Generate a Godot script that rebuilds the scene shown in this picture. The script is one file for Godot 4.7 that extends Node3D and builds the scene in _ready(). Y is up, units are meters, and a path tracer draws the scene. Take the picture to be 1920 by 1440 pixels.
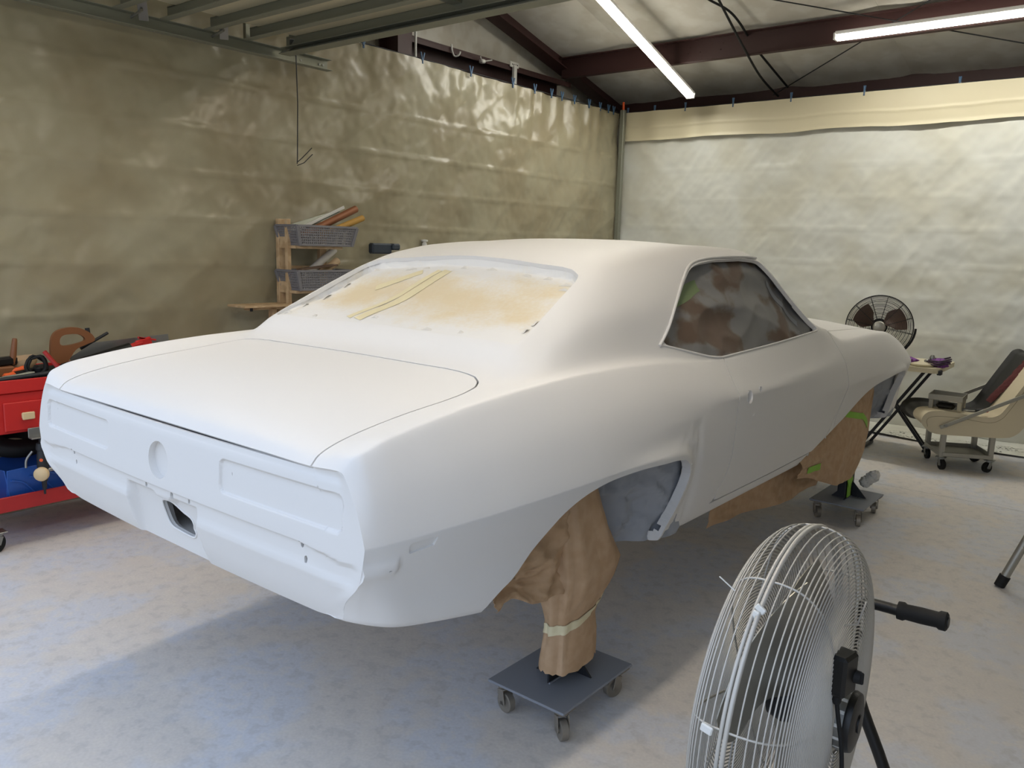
extends Node3D

# ---------------------------------------------------------------- mesh builder
class MB:
	var v := PackedVector3Array()
	var n := PackedVector3Array()
	var c := PackedColorArray()
	var u := PackedVector2Array()
	var col := Color(1, 1, 1)
	var has_c := false
	var has_u := false
	func tri(a: Vector3, b: Vector3, d: Vector3, na: Vector3, nb: Vector3, nd: Vector3, ua := Vector2.ZERO, ub := Vector2.ZERO, ud := Vector2.ZERO) -> void:
		var g := (b - a).cross(d - a)
		if g.length_squared() < 1e-16:
			return
		if g.dot(na + nb + nd) > 0.0:
			v.append(a); v.append(d); v.append(b)
			n.append(na); n.append(nd); n.append(nb)
			u.append(ua); u.append(ud); u.append(ub)
		else:
			v.append(a); v.append(b); v.append(d)
			n.append(na); n.append(nb); n.append(nd)
			u.append(ua); u.append(ub); u.append(ud)
		c.append(col); c.append(col); c.append(col)
	func ftri(a: Vector3, b: Vector3, d: Vector3, out: Vector3) -> void:
		var g := (b - a).cross(d - a).normalized()
		if g.dot(out) < 0.0:
			g = -g
		tri(a, b, d, g, g, g)
	func fquad(a: Vector3, b: Vector3, d: Vector3, e: Vector3, out: Vector3) -> void:
		ftri(a, b, d, out); ftri(a, d, e, out)
	func quad(a: Vector3, b: Vector3, d: Vector3, e: Vector3, na: Vector3, nb: Vector3, nd: Vector3, ne: Vector3) -> void:
		tri(a, b, d, na, nb, nd); tri(a, d, e, na, nd, ne)
	# chamfered box; t places it
	func box(size: Vector3, t := Transform3D.IDENTITY, bev := 0.003) -> void:
		var h := size * 0.5
		var b: float = minf(bev, minf(h.x, minf(h.y, h.z)) * 0.9)
		var P := {}
		for sx in [-1, 1]:
			for sy in [-1, 1]:
				for sz in [-1, 1]:
					var k := Vector3i(sx, sy, sz)
					P[[k, 0]] = t * Vector3(sx * h.x, sy * (h.y - b), sz * (h.z - b))
					P[[k, 1]] = t * Vector3(sx * (h.x - b), sy * h.y, sz * (h.z - b))
					P[[k, 2]] = t * Vector3(sx * (h.x - b), sy * (h.y - b), sz * h.z)
					if b > 0.0:
						ftri(P[[k, 0]], P[[k, 1]], P[[k, 2]], t.basis * Vector3(sx, sy, sz))
		for ax in 3:
			var a1 := (ax + 1) % 3
			var a2 := (ax + 2) % 3
			for s in [-1, 1]:
				var q := []
				for w in [[-1, -1], [1, -1], [1, 1], [-1, 1]]:
					var k := Vector3i.ZERO
					k[ax] = s; k[a1] = w[0]; k[a2] = w[1]
					q.append(P[[k, ax]])
				var o := Vector3.ZERO
				o[ax] = s
				fquad(q[0], q[1], q[2], q[3], t.basis * o)
			if b > 0.0:
				for s1 in [-1, 1]:
					for s2 in [-1, 1]:
						var ka := Vector3i.ZERO
						var kb := Vector3i.ZERO
						ka[ax] = -1; kb[ax] = 1
						ka[a1] = s1; kb[a1] = s1; ka[a2] = s2; kb[a2] = s2
						var o := Vector3.ZERO
						o[a1] = s1; o[a2] = s2
						fquad(P[[ka, a1]], P[[kb, a1]], P[[kb, a2]], P[[ka, a2]], t.basis * o)
	func cbox(center: Vector3, size: Vector3, bev := 0.003) -> void:
		box(size, Transform3D(Basis.IDENTITY, center), bev)
	# bar of rectangular section between two points
	func bar(a: Vector3, b: Vector3, w: float, h: float, up := Vector3.UP, bev := 0.002) -> void:
		var z := (b - a).normalized()
		var x := up.cross(z)
		if x.length() < 1e-4:
			x = Vector3.RIGHT.cross(z)
		x = x.normalized()
		var y := z.cross(x)
		box(Vector3(w, h, (b - a).length()), Transform3D(Basis(x, y, z), (a + b) * 0.5), bev)
	func tube(pts: Array, r, sides := 10, closed := false, caps := true) -> void:
		var m := pts.size()
		var rings := []
		var nr := []
		var prev := Vector3.ZERO
		for i in m:
			var a: Vector3 = pts[(i - 1 + m) % m] if (closed or i > 0) else pts[i]
			var b: Vector3 = pts[(i + 1) % m] if (closed or i < m - 1) else pts[i]
			var d := (b - a).normalized()
			var x: Vector3
			if i == 0:
				x = Vector3.UP.cross(d)
				if x.length() < 0.05:
					x = Vector3.RIGHT.cross(d)
			else:
				x = prev - d * prev.dot(d)
			x = x.normalized()
			prev = x
			var y := d.cross(x)
			var ring := []
			var nn := []
			var rr: float = r[i] if r is Array else r
			for k in sides:
				var an := TAU * k / sides
				var o := x * cos(an) + y * sin(an)
				ring.append(pts[i] + o * rr)
				nn.append(o)
			rings.append(ring); nr.append(nn)
		var cnt := m if closed else m - 1
		for i in cnt:
			var j := (i + 1) % m
			var best := 0
			if closed and j == 0:
				var bd := 1e9
				for sft in sides:
					var dd: float = (rings[i][0] - rings[0][sft]).length()
					if dd < bd:
						bd = dd; best = sft
			for k in sides:
				var k2 := (k + 1) % sides
				quad(rings[i][k], rings[i][k2], rings[j][(k2 + best) % sides], rings[j][(k + best) % sides], nr[i][k], nr[i][k2], nr[j][(k2 + best) % sides], nr[j][(k + best) % sides])
		if caps and not closed:
			for e in [0, m - 1]:
				var o: Vector3 = (pts[0] - pts[1]) if e == 0 else (pts[m - 1] - pts[m - 2])
				o = o.normalized()
				for k in range(1, sides - 1):
					tri(rings[e][0], rings[e][k], rings[e][k + 1], o, o, o)
	# profile: Vector2(radius, height) list turned around local y; sharp corners come from repeated points
	func lathe(prof: Array, t := Transform3D.IDENTITY, segs := 24, a0 := 0.0, a1 := TAU) -> void:
		var m := prof.size()
		for i in m - 1:
			var p: Vector2 = prof[i]
			var q: Vector2 = prof[i + 1]
			var d := q - p
			if d.length() < 1e-6:
				continue
			var nn := Vector2(d.y, -d.x).normalized()
			var np := nn
			var nq := nn
			if i > 0:
				var e: Vector2 = p - prof[i - 1]
				if e.length() > 1e-6:
					var ne := Vector2(e.y, -e.x).normalized()
					if ne.dot(nn) > 0.6:
						np = (ne + nn).normalized()
			if i < m - 2:
				var e: Vector2 = prof[i + 2] - q
				if e.length() > 1e-6:
					var ne := Vector2(e.y, -e.x).normalized()
					if ne.dot(nn) > 0.6:
						nq = (ne + nn).normalized()
			for k in segs:
				var s0 := a0 + (a1 - a0) * k / segs
				var s1 := a0 + (a1 - a0) * (k + 1) / segs
				var c0 := Vector3(cos(s0), 0, sin(s0))
				var c1 := Vector3(cos(s1), 0, sin(s1))
				var A := t * (c0 * p.x + Vector3.UP * p.y)
				var B := t * (c1 * p.x + Vector3.UP * p.y)
				var C := t * (c1 * q.x + Vector3.UP * q.y)
				var D := t * (c0 * q.x + Vector3.UP * q.y)
				var nA := (t.basis * (c0 * np.x + Vector3.UP * np.y)).normalized()
				var nB := (t.basis * (c1 * np.x + Vector3.UP * np.y)).normalized()
				var nC := (t.basis * (c1 * nq.x + Vector3.UP * nq.y)).normalized()
				var nD := (t.basis * (c0 * nq.x + Vector3.UP * nq.y)).normalized()
				quad(A, B, C, D, nA, nB, nC, nD)
	# polygon in local xy extruded along local z by +-depth/2, edges chamfered
	func prism(poly: Array, depth: float, t := Transform3D.IDENTITY, smooth := false) -> void:
		var pp := PackedVector2Array(poly)
		if Geometry2D.is_polygon_clockwise(pp):
			pp.reverse()
		var idx := Geometry2D.triangulate_polygon(pp)
		for s in [-1.0, 1.0]:
			for i in range(0, idx.size(), 3):
				var a := pp[idx[i]]; var b := pp[idx[i + 1]]; var d := pp[idx[i + 2]]
				ftri(t * Vector3(a.x, a.y, s * depth / 2), t * Vector3(b.x, b.y, s * depth / 2), t * Vector3(d.x, d.y, s * depth / 2), t.basis * Vector3(0, 0, s))
		var m := pp.size()
		var en := []
		for i in m:
			var e := pp[(i + 1) % m] - pp[i]
			en.append(Vector2(e.y, -e.x).normalized())
		for i in m:
			var a := pp[i]; var b := pp[(i + 1) % m]
			var na: Vector2 = en[i]
			var nb: Vector2 = en[i]
			if smooth:
				na = (en[i] + en[(i - 1 + m) % m]).normalized()
				nb = (en[i] + en[(i + 1) % m]).normalized()
			var n3a := t.basis * Vector3(na.x, na.y, 0)
			var n3b := t.basis * Vector3(nb.x, nb.y, 0)
			quad(t * Vector3(a.x, a.y, -depth / 2), t * Vector3(b.x, b.y, -depth / 2), t * Vector3(b.x, b.y, depth / 2), t * Vector3(a.x, a.y, depth / 2), n3a, n3b, n3b, n3a)
	# smooth grid of points P[i][j]; out = rough outside direction or ZERO to keep the cross product's side
	func grid(P: Array, out: Vector3, thick := 0.0, uvs := Vector2.ZERO) -> void:
		var h := P.size()
		var w: int = P[0].size()
		var N := []
		for i in h:
			var row := []
			for j in w:
				var du: Vector3 = P[i][mini(j + 1, w - 1)] - P[i][maxi(j - 1, 0)]
				var dv: Vector3 = P[mini(i + 1, h - 1)][j] - P[maxi(i - 1, 0)][j]
				var g := du.cross(dv)
				g = g.normalized() if g.length() > 1e-12 else out
				if out != Vector3.ZERO and g.dot(out) < 0:
					g = -g
				row.append(g)
			N.append(row)
		for i in h - 1:
			for j in w - 1:
				var ua := Vector2(j, i) * uvs; var ub := Vector2(j + 1, i) * uvs
				var ud := Vector2(j + 1, i + 1) * uvs; var ue := Vector2(j, i + 1) * uvs
				tri(P[i][j], P[i][j + 1], P[i + 1][j + 1], N[i][j], N[i][j + 1], N[i + 1][j + 1], ua, ub, ud)
				tri(P[i][j], P[i + 1][j + 1], P[i + 1][j], N[i][j], N[i + 1][j + 1], N[i + 1][j], ua, ud, ue)
				if thick > 0.0:
					var A: Vector3 = P[i][j] - N[i][j] * thick
					var B: Vector3 = P[i][j + 1] - N[i][j + 1] * thick
					var C: Vector3 = P[i + 1][j + 1] - N[i + 1][j + 1] * thick
					var D: Vector3 = P[i + 1][j] - N[i + 1][j] * thick
					tri(A, B, C, -N[i][j], -N[i][j + 1], -N[i + 1][j + 1], ua, ub, ud)
					tri(A, C, D, -N[i][j], -N[i + 1][j + 1], -N[i + 1][j], ua, ud, ue)
					if i == 0: fquad(P[i][j], P[i][j + 1], B, A, P[0][j] - P[1][j])
					if i == h - 2: fquad(P[i + 1][j], P[i + 1][j + 1], C, D, P[h - 1][j] - P[h - 2][j])
					if j == 0: fquad(P[i][j], P[i + 1][j], D, A, P[i][0] - P[i][1])
					if j == w - 2: fquad(P[i][j + 1], P[i + 1][j + 1], C, B, P[i][w - 1] - P[i][w - 2])
	# keep the part where f(point) > 0
	func clipped(f: Callable) -> MB:
		var o := MB.new()
		o.has_c = has_c; o.has_u = has_u
		for i in range(0, v.size(), 3):
			var d := [f.call(v[i]), f.call(v[i + 1]), f.call(v[i + 2])]
			if d[0] > 0 and d[1] > 0 and d[2] > 0:
				for k in 3:
					o.v.append(v[i + k]); o.n.append(n[i + k]); o.c.append(c[i + k]); o.u.append(u[i + k])
				continue
			if d[0] <= 0 and d[1] <= 0 and d[2] <= 0:
				continue
			var pv := []; var pn := []; var pu := []
			for k in 3:
				var k2 := (k + 1) % 3
				if d[k] > 0:
					pv.append(v[i + k]); pn.append(n[i + k]); pu.append(u[i + k])
				if (d[k] > 0) != (d[k2] > 0):
					var s: float = d[k] / (d[k] - d[k2])
					pv.append(v[i + k].lerp(v[i + k2], s)); pn.append(n[i + k].lerp(n[i + k2], s).normalized()); pu.append(u[i + k].lerp(u[i + k2], s))
			o.col = c[i]
			for k in range(1, pv.size() - 1):
				o.tri(pv[0], pv[k], pv[k + 1], pn[0], pn[k], pn[k + 1], pu[0], pu[k], pu[k + 1])
		return o
	# turn the open edges inwards by d (against the normal)
	func rim(d: float, where = null) -> void:
		var seen := {}
		var m := v.size()
		for i in range(0, m, 3):
			for k in 3:
				var a := i + k
				var b := i + (k + 1) % 3
				var ka := Vector3i((v[a] * 20000.0).round())
				var kb := Vector3i((v[b] * 20000.0).round())
				if seen.has([kb, ka]):
					seen.erase([kb, ka])
				elif seen.has([ka, kb]):
					seen.erase([ka, kb])
				else:
					seen[[ka, kb]] = [a, b, i + (k + 2) % 3]
		for key in seen:
			var e: Array = seen[key]
			var A := v[e[0]]; var B := v[e[1]]
			if where != null and not where.call((A + B) * 0.5):
				continue
			var A2 := A - n[e[0]] * d
			var B2 := B - n[e[1]] * d
			var out := (A + B) * 0.5 - v[e[2]]
			col = c[e[0]]
			fquad(A, B, B2, A2, out)
	func append(o: MB) -> void:
		v.append_array(o.v); n.append_array(o.n); c.append_array(o.c); u.append_array(o.u)
	func mirrored() -> MB:
		var o := MB.new()
		o.has_c = has_c; o.has_u = has_u
		for i in range(0, v.size(), 3):
			for k in [0, 2, 1]:
				o.v.append(v[i + k] * Vector3(-1, 1, 1)); o.n.append(n[i + k] * Vector3(-1, 1, 1)); o.c.append(c[i + k]); o.u.append(u[i + k])
		return o
	func mesh(shift: Vector3) -> ArrayMesh:
		var a := []
		a.resize(Mesh.ARRAY_MAX)
		var vv := PackedVector3Array()
		vv.resize(v.size())
		for i in v.size():
			vv[i] = v[i] - shift
		a[Mesh.ARRAY_VERTEX] = vv
		a[Mesh.ARRAY_NORMAL] = n
		if has_c: a[Mesh.ARRAY_COLOR] = c
		if has_u: a[Mesh.ARRAY_TEX_UV] = u
		var am := ArrayMesh.new()
		am.add_surface_from_arrays(Mesh.PRIMITIVE_TRIANGLES, a)
		return am

# ---------------------------------------------------------------- scene helpers
var taken := {}
func numbered(called: String) -> String:
	if not taken.has(called):
		taken[called] = 0
		return called
	taken[called] += 1
	return "%s_%03d" % [called, taken[called]]
func where_is(o: Node) -> Vector3:
	var p := Vector3.ZERO
	while o != self:
		p += o.position
		o = o.get_parent()
	return p
func thing(called: String, label: String, category: String, at := Vector3.ZERO, group := "") -> Node3D:
	var o := Node3D.new()
	o.name = numbered(called)
	add_child(o)
	o.position = at
	meta(o, label, category, group)
	return o
func meta(o: Node, label: String, category: String, group := "") -> void:
	o.set_meta("label", label)
	o.set_meta("category", category)
	if group != "":
		o.set_meta("group", group)
# vertices are given in world metres (no thing is turned); they are stored relative to the parent
func part(called: String, mb: MB, m: Material, parent: Node, label := "") -> MeshInstance3D:
	var o := MeshInstance3D.new()
	o.name = called
	o.mesh = mb.mesh(where_is(parent))
	o.material_override = m
	parent.add_child(o, true)
	if label != "":
		o.set_meta("label", label)
	return o
# a thing of a single mesh, standing at `at`
func single(called: String, mb: MB, m: Material, at: Vector3, label: String, category: String, group := "") -> MeshInstance3D:
	var o := MeshInstance3D.new()
	o.name = numbered(called)
	o.mesh = mb.mesh(at)
	o.material_override = m
	add_child(o)
	o.position = at
	meta(o, label, category, group)
	return o
func setting(called: String, mb: MB, m: Material, label := "") -> MeshInstance3D:
	var o := MeshInstance3D.new()
	o.name = numbered(called)
	o.mesh = mb.mesh(Vector3.ZERO)
	o.material_override = m
	add_child(o)
	o.set_meta("kind", "structure")
	if label != "":
		o.set_meta("label", label)
	return o
func copy(o: Node3D, move: Vector3, label := "") -> Node3D:
	var r: Node3D = o.duplicate()
	var kind := str(o.name)
	if kind.length() > 4 and kind[-4] == "_" and kind.right(3).is_valid_int(): kind = kind.left(-4)
	r.name = numbered(kind)
	add_child(r)
	r.position = o.position + move
	if label != "":
		r.set_meta("label", label)
	return r
func mat(c: Color, rough := 0.6, metal := 0.0) -> StandardMaterial3D:
	var m := StandardMaterial3D.new()
	m.albedo_color = c
	m.roughness = rough
	m.metallic = metal
	return m
func hexc(s: String) -> Color:
	return Color.html(s)
func noise_img(sd: int, freq: float, size: int, oct := 4, kind := FastNoiseLite.TYPE_SIMPLEX_SMOOTH) -> Image:
	var f := FastNoiseLite.new()
	f.seed = sd
	f.noise_type = kind
	f.frequency = freq
	f.fractal_octaves = oct
	return f.get_seamless_image(size, size)
func tex(i: Image) -> ImageTexture:
	i.generate_mipmaps()
	return ImageTexture.create_from_image(i)
func normal_of(i: Image, s: float) -> ImageTexture:
	var j := i.duplicate() as Image
	j.convert(Image.FORMAT_RGBA8)
	j.bump_map_to_normal_map(s)
	return tex(j)
# blend of two colours by a noise picture
func tinted(i: Image, a: Color, b: Color, lo := 0.3, hi := 0.7) -> ImageTexture:
	var w := i.get_width()
	var h := i.get_height()
	var o := Image.create(w, h, false, Image.FORMAT_RGB8)
	for y in h:
		for x in w:
			o.set_pixel(x, y, a.lerp(b, smoothstep(lo, hi, i.get_pixel(x, y).r)))
	return tex(o)
func triplanar(m: StandardMaterial3D, scale: float, world := true) -> void:
	m.uv1_triplanar = true
	m.uv1_world_triplanar = world
	m.uv1_scale = Vector3.ONE * scale
# monotone cubic through (x, y) pairs sorted by falling x
func track(T: Array, x: float) -> float:
	var m := T.size()
	if x >= T[0].x: return T[0].y
	if x <= T[m - 1].x: return T[m - 1].y
	var i := 0
	while x < T[i + 1].x: i += 1
	var d := []
	for k in [i - 1, i, i + 1]:
		if k >= 0 and k < m - 1: d.append((T[k + 1].y - T[k].y) / (T[k + 1].x - T[k].x))
		else: d.append(null)
	var s0: float = d[1]
	var s1: float = d[1]
	if d[0] != null: s0 = 0.0 if d[0] * d[1] <= 0 else 2.0 * d[0] * d[1] / (d[0] + d[1])
	if d[2] != null: s1 = 0.0 if d[2] * d[1] <= 0 else 2.0 * d[2] * d[1] / (d[2] + d[1])
	var w: float = T[i + 1].x - T[i].x
	var t: float = (x - T[i].x) / w
	var t2 := t * t
	var t3 := t2 * t
	return (2 * t3 - 3 * t2 + 1) * T[i].y + (t3 - 2 * t2 + t) * w * s0 + (-2 * t3 + 3 * t2) * T[i + 1].y + (t3 - t2) * w * s1
func tab(a: Array) -> Array:
	var o := []
	for i in range(0, a.size(), 2): o.append(Vector2(a[i], a[i + 1]))
	return o
# signed distance to a polygon, positive inside; rough far outside its box
class Poly:
	var pts: PackedVector2Array
	var box: Rect2
	func _init(q: PackedVector2Array) -> void:
		pts = q
		box = Rect2(q[0], Vector2.ZERO)
		for w in q: box = box.expand(w)
	func dist(p: Vector2) -> float:
		var ox := maxf(box.position.x - p.x, p.x - box.end.x)
		var oy := maxf(box.position.y - p.y, p.y - box.end.y)
		if ox > .05 or oy > .05: return -maxf(ox, oy)
		var best := 1e9
		var m := pts.size()
		var inside := false
		var b := pts[m - 1]
		for a in pts:
			var e := b - a
			var w := p - a
			var q := w - e * clampf(w.dot(e) / e.length_squared(), 0, 1)
			best = minf(best, q.length_squared())
			if (a.y > p.y) != (b.y > p.y) and p.x < (b.x - a.x) * (p.y - a.y) / (b.y - a.y) + a.x:
				inside = not inside
			b = a
		return sqrt(best) if inside else -sqrt(best)
func pdist(poly: Poly, p: Vector2) -> float:
	return poly.dist(p)
# rounded closed polyline through the given points
func rounded(pts: Array, sub := 5) -> PackedVector2Array:
	var o := PackedVector2Array()
	var m := pts.size()
	for i in m:
		var a: Vector2 = pts[(i - 1 + m) % m]; var b: Vector2 = pts[i]; var c2: Vector2 = pts[(i + 1) % m]; var d: Vector2 = pts[(i + 2) % m]
		for k in sub:
			o.append(b.cubic_interpolate(c2, a, d, float(k) / sub))
	return o
func v2(a: Array) -> Array:
	return tab(a)
func spline3(pts: Array, sub := 6) -> Array:
	var o := []
	var m := pts.size()
	for i in m - 1:
		var a: Vector3 = pts[maxi(i - 1, 0)]; var b: Vector3 = pts[i]; var c2: Vector3 = pts[i + 1]; var d: Vector3 = pts[mini(i + 2, m - 1)]
		for k in sub:
			o.append(b.cubic_interpolate(c2, a, d, float(k) / sub))
	o.append(pts[m - 1])
	return o
func circle3(c: Vector3, axis: Vector3, r: float, seg := 32) -> Array:
	var x := axis.cross(Vector3.UP)
	if x.length() < 0.01: x = axis.cross(Vector3.RIGHT)
	x = x.normalized()
	var y := axis.normalized().cross(x)
	var o := []
	for k in seg:
		var a := TAU * k / seg
		o.append(c + (x * cos(a) + y * sin(a)) * r)
	return o
# basis whose local y points along d
func along(d: Vector3) -> Basis:
	var y := d.normalized()
	var x := y.cross(Vector3.FORWARD)
	if x.length() < 0.05: x = y.cross(Vector3.RIGHT)
	x = x.normalized()
	return Basis(x, y, x.cross(y))

# ---------------------------------------------------------------- materials
var M := {}
func make_materials() -> void:
	var fine := noise_img(3, .05, 512, 4)
	var broad := noise_img(11, .012, 512, 4)
	# white primer: flat, faintly mottled
	var p := mat(hexc("dcdad7"), .55)
	M.primer = p
	M.primer_paper = mat(hexc("d2cec6"), .8)
	M.tape = mat(hexc("d8cda8"), .7)
	M.green_dull = mat(hexc("7b8d62"), .75)
	M.green = mat(hexc("86b83e"), .7)
	M.grey_paper = mat(hexc("989ba0"), .75)
	M.black = mat(Color(.025, .025, .027), .45)
	M.rubber = mat(Color(.03, .03, .03), .75)
	M.steel = mat(hexc("9a9b98"), .35, .85)
	M.galv = mat(hexc("8f9184"), .45, .55)
	M.red_oxide = mat(hexc("3c2221"), .55)
	# paper pictures painted once
	M.window_paper = picture_mat(rear_paper_image(), .8)
	M.side_paper = picture_mat(side_paper_image(), .7)
	# kraft paper
	var kp := mat(Color.WHITE, .7)
	kp.albedo_texture = tinted(noise_img(31, .018, 512, 4), hexc("bb9c7b"), hexc("ae8e6b"), .1, .9)
	kp.normal_enabled = true
	kp.normal_texture = normal_of(noise_img(33, .012, 512, 2), 5.0)
	kp.normal_scale = .3
	triplanar(kp, 1.6)
	M.kraft = kp
	# plastic sheet with tan overspray dust
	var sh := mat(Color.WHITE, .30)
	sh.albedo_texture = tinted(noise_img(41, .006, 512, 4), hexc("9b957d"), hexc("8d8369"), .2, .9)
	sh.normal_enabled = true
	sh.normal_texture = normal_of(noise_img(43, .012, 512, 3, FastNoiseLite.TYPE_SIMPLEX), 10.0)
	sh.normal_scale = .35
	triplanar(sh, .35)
	M.sheet = sh
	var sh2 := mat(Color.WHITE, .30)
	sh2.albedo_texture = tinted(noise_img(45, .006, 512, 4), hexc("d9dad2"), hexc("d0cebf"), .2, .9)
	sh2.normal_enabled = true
	sh2.normal_texture = sh.normal_texture
	sh2.normal_scale = .25
	triplanar(sh2, .35)
	M.sheet_pale = sh2
	M.sheet_flap = mat(hexc("d2c9ab"), .45)
	# concrete with grey primer dust
	var fl := mat(Color.WHITE, .62)
	var a := noise_img(51, .006, 1024, 5)
	var b := noise_img(52, .04, 1024, 4)
	var g := noise_img(53, .25, 1024, 2)
	var im := Image.create(1024, 1024, false, Image.FORMAT_RGB8)
	for y in 1024:
		for x in 1024:
			var k := a.get_pixel(x, y).r
			var c: Color = hexc("cec8c1").lerp(hexc("c8c9cd"), smoothstep(.35, .65, k))
			c = c.lerp(hexc("d6cfc4"), .4 * smoothstep(.55, .75, b.get_pixel(x, y).r))
			c = c.lerp(hexc("aeaca9"), .30 * smoothstep(.60, .78, 1.0 - b.get_pixel(x, y).r))
			var e: float = g.get_pixel(x, y).r - .5
			c = Color(c.r + e * .05, c.g + e * .05, c.b + e * .05)
			im.set_pixel(x, y, c)
	fl.albedo_texture = tex(im)
	fl.normal_enabled = true
	fl.normal_texture = normal_of(b, 2.0)
	fl.normal_scale = .15
	triplanar(fl, .3)
	M.concrete = fl
	var ins := mat(Color.WHITE, .6)
	ins.albedo_texture = tinted(broad, hexc("dcdad2"), hexc("cfcbc0"))
	ins.normal_enabled = true
	ins.normal_texture = normal_of(noise_img(61, .008, 512, 3), 10.0)
	ins.normal_scale = .4
	triplanar(ins, .5)
	M.insulation = ins
	M.outer = mat(hexc("b7b2a6"), .7)
	M.drive = mat(hexc("b5aea2"), .8)
	# soft metal and paint
	var wd := mat(Color.WHITE, .65)
	var wn := noise_img(71, .02, 256, 4)
	wn.resize(64, 256)
	wn.resize(512, 256)
	wd.albedo_texture = tinted(wn, hexc("cbb08a"), hexc("b89b76"))
	triplanar(wd, 2.0)
	M.wood = wd
	M.brown_wood = mat(hexc("7a4c2a"), .5)
	M.red = mat(hexc("b8231f"), .38)
	M.red_plain = mat(hexc("a3201f"), .42)
	M.blue = mat(hexc("1f4f9c"), .4)
	M.orange = mat(hexc("e05a22"), .5)
	M.grey_plastic = mat(hexc("77767a"), .55)
	M.beige = mat(hexc("cdb48a"), .55)
	M.white_metal = mat(hexc("d8d8d4"), .4)
	M.wire_white = mat(hexc("b7b4ad"), .4, .3)
	M.cream = mat(hexc("cfc3a6"), .55)
	M.seat_black = mat(Color(.06, .06, .06), .5)
	M.maroon = mat(hexc("5b2b2a"), .85)
	M.alu = mat(hexc("a7a59c"), .4, .7)
	M.plate = mat(hexc("868a91"), .6, .15)
	M.dark_steel = mat(hexc("2e3033"), .5, .4)
	M.caster = mat(hexc("8d867b"), .45, .5)
	M.purple = mat(hexc("7a3f8c"), .6)
	M.table_top = mat(hexc("c9c0a4"), .5)
	M.clip_blue = mat(hexc("3c5c7c"), .5)
	M.copper = mat(hexc("8d5a3a"), .45, .3)
	M.fan_blade = mat(hexc("5d4537"), .5)
	M.wall_box = mat(hexc("27323f"), .5)
	M.ochre = mat(hexc("b48a3c"), .6)
	M.dark_wood = mat(hexc("5f4a3a"), .7)
	M.cord_dark = mat(hexc("3a2a3c"), .6)
	M.cream_dark = mat(hexc("8f8468"), .6)
	M.cream_panel = mat(hexc("cfc6a8"), .55)
	var gl := mat(Color(1, 1, 1), .3)
	gl.emission_enabled = true
	gl.emission = Color(1, .97, .90)
	gl.emission_energy_multiplier = 14.0
	M.led = gl
	var em := mat(Color.WHITE, .4)
	M.fixture = em
func picture_mat(im: Image, rough: float) -> StandardMaterial3D:
	var m := mat(Color.WHITE, rough)
	m.albedo_texture = tex(im)
	return m
# kraft-cream paper turned white by primer near its edges (the spray lies where the gun went along the frame)
func rear_paper_image() -> Image:
	var n1 := noise_img(81, .01, 512, 4)
	var n2 := noise_img(82, .12, 512, 3)
	var im := Image.create(512, 256, false, Image.FORMAT_RGB8)
	for y in 256:
		for x in 512:
			var u := x / 511.0
			var w := y / 255.0
			var e := minf(minf(u, 1 - u) * 2.4, minf(w - .05, (.93 - w) * .9))
			var k := smoothstep(.02, .46, e + .30 * (n1.get_pixel(x, y).r - .5) + .12 * (n2.get_pixel(x, y).r - .5))
			im.set_pixel(x, y, hexc("dcdad6").lerp(hexc("d3c29f"), k * .9))
	return im
func side_paper_image() -> Image:
	var n1 := noise_img(83, .005, 512, 3)
	var n2 := noise_img(84, .02, 512, 4)
	var im := Image.create(512, 256, false, Image.FORMAT_RGB8)
	for y in 256:
		for x in 512:
			var u := x / 511.0
			var k := smoothstep(.40, .60, n1.get_pixel(x, y).r + .25 * (n2.get_pixel(x, y).r - .5) + .45 * (.30 - u))
			im.set_pixel(x, y, hexc("858482").lerp(hexc("654f3e"), k * .8))
	return im

# ---------------------------------------------------------------- scene
const SKY_E := 1.32
const SUN_E := 0.2
func _ready() -> void:
	var cam := Camera3D.new()
	cam.name = "camera"
	cam.position = Vector3(2.132, 1.537, 2.095)
	cam.rotation = Vector3(-0.168688, 0.676940, 0.0296085)
	cam.fov = 50.59
	cam.near = .02
	add_child(cam)
	cam.current = true
	var we := WorldEnvironment.new()
	we.name = "environment"
	var env := Environment.new()
	env.background_mode = Environment.BG_SKY
	var sky := Sky.new()
	var sm := ProceduralSkyMaterial.new()
	sm.sky_top_color = Color(.82, .89, 1.0)
	sm.sky_horizon_color = Color(.71, .76, .83)
	sm.sky_curve = .3
	sm.ground_bottom_color = Color(.42, .40, .37)
	sm.ground_horizon_color = Color(.62, .62, .60)
	sm.sky_energy_multiplier = SKY_E
	sm.ground_energy_multiplier = SKY_E
	sky.sky_material = sm
	env.sky = sky
	env.ambient_light_source = Environment.AMBIENT_SOURCE_DISABLED
	env.tonemap_mode = Environment.TONE_MAPPER_LINEAR
	env.tonemap_exposure = 1.0
	env.sdfgi_enabled = true
	env.ssao_enabled = true
	env.ssil_enabled = true
	we.environment = env
	add_child(we)
	var sun := DirectionalLight3D.new()
	sun.name = "sun"
	sun.light_color = Color(1, .95, .87)
	sun.light_energy = SUN_E
	sun.shadow_enabled = true
	sun.light_angular_distance = .53
	add_child(sun)
	sun.look_at_from_position(Vector3(6, 9, 4), Vector3(6 - .55, 9 - .8, 4 - .04))
	make_materials()
	build_room()
	build_door_overhead()
	build_lights()
	build_sheets()
	build_car()
	build_objects()
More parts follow.
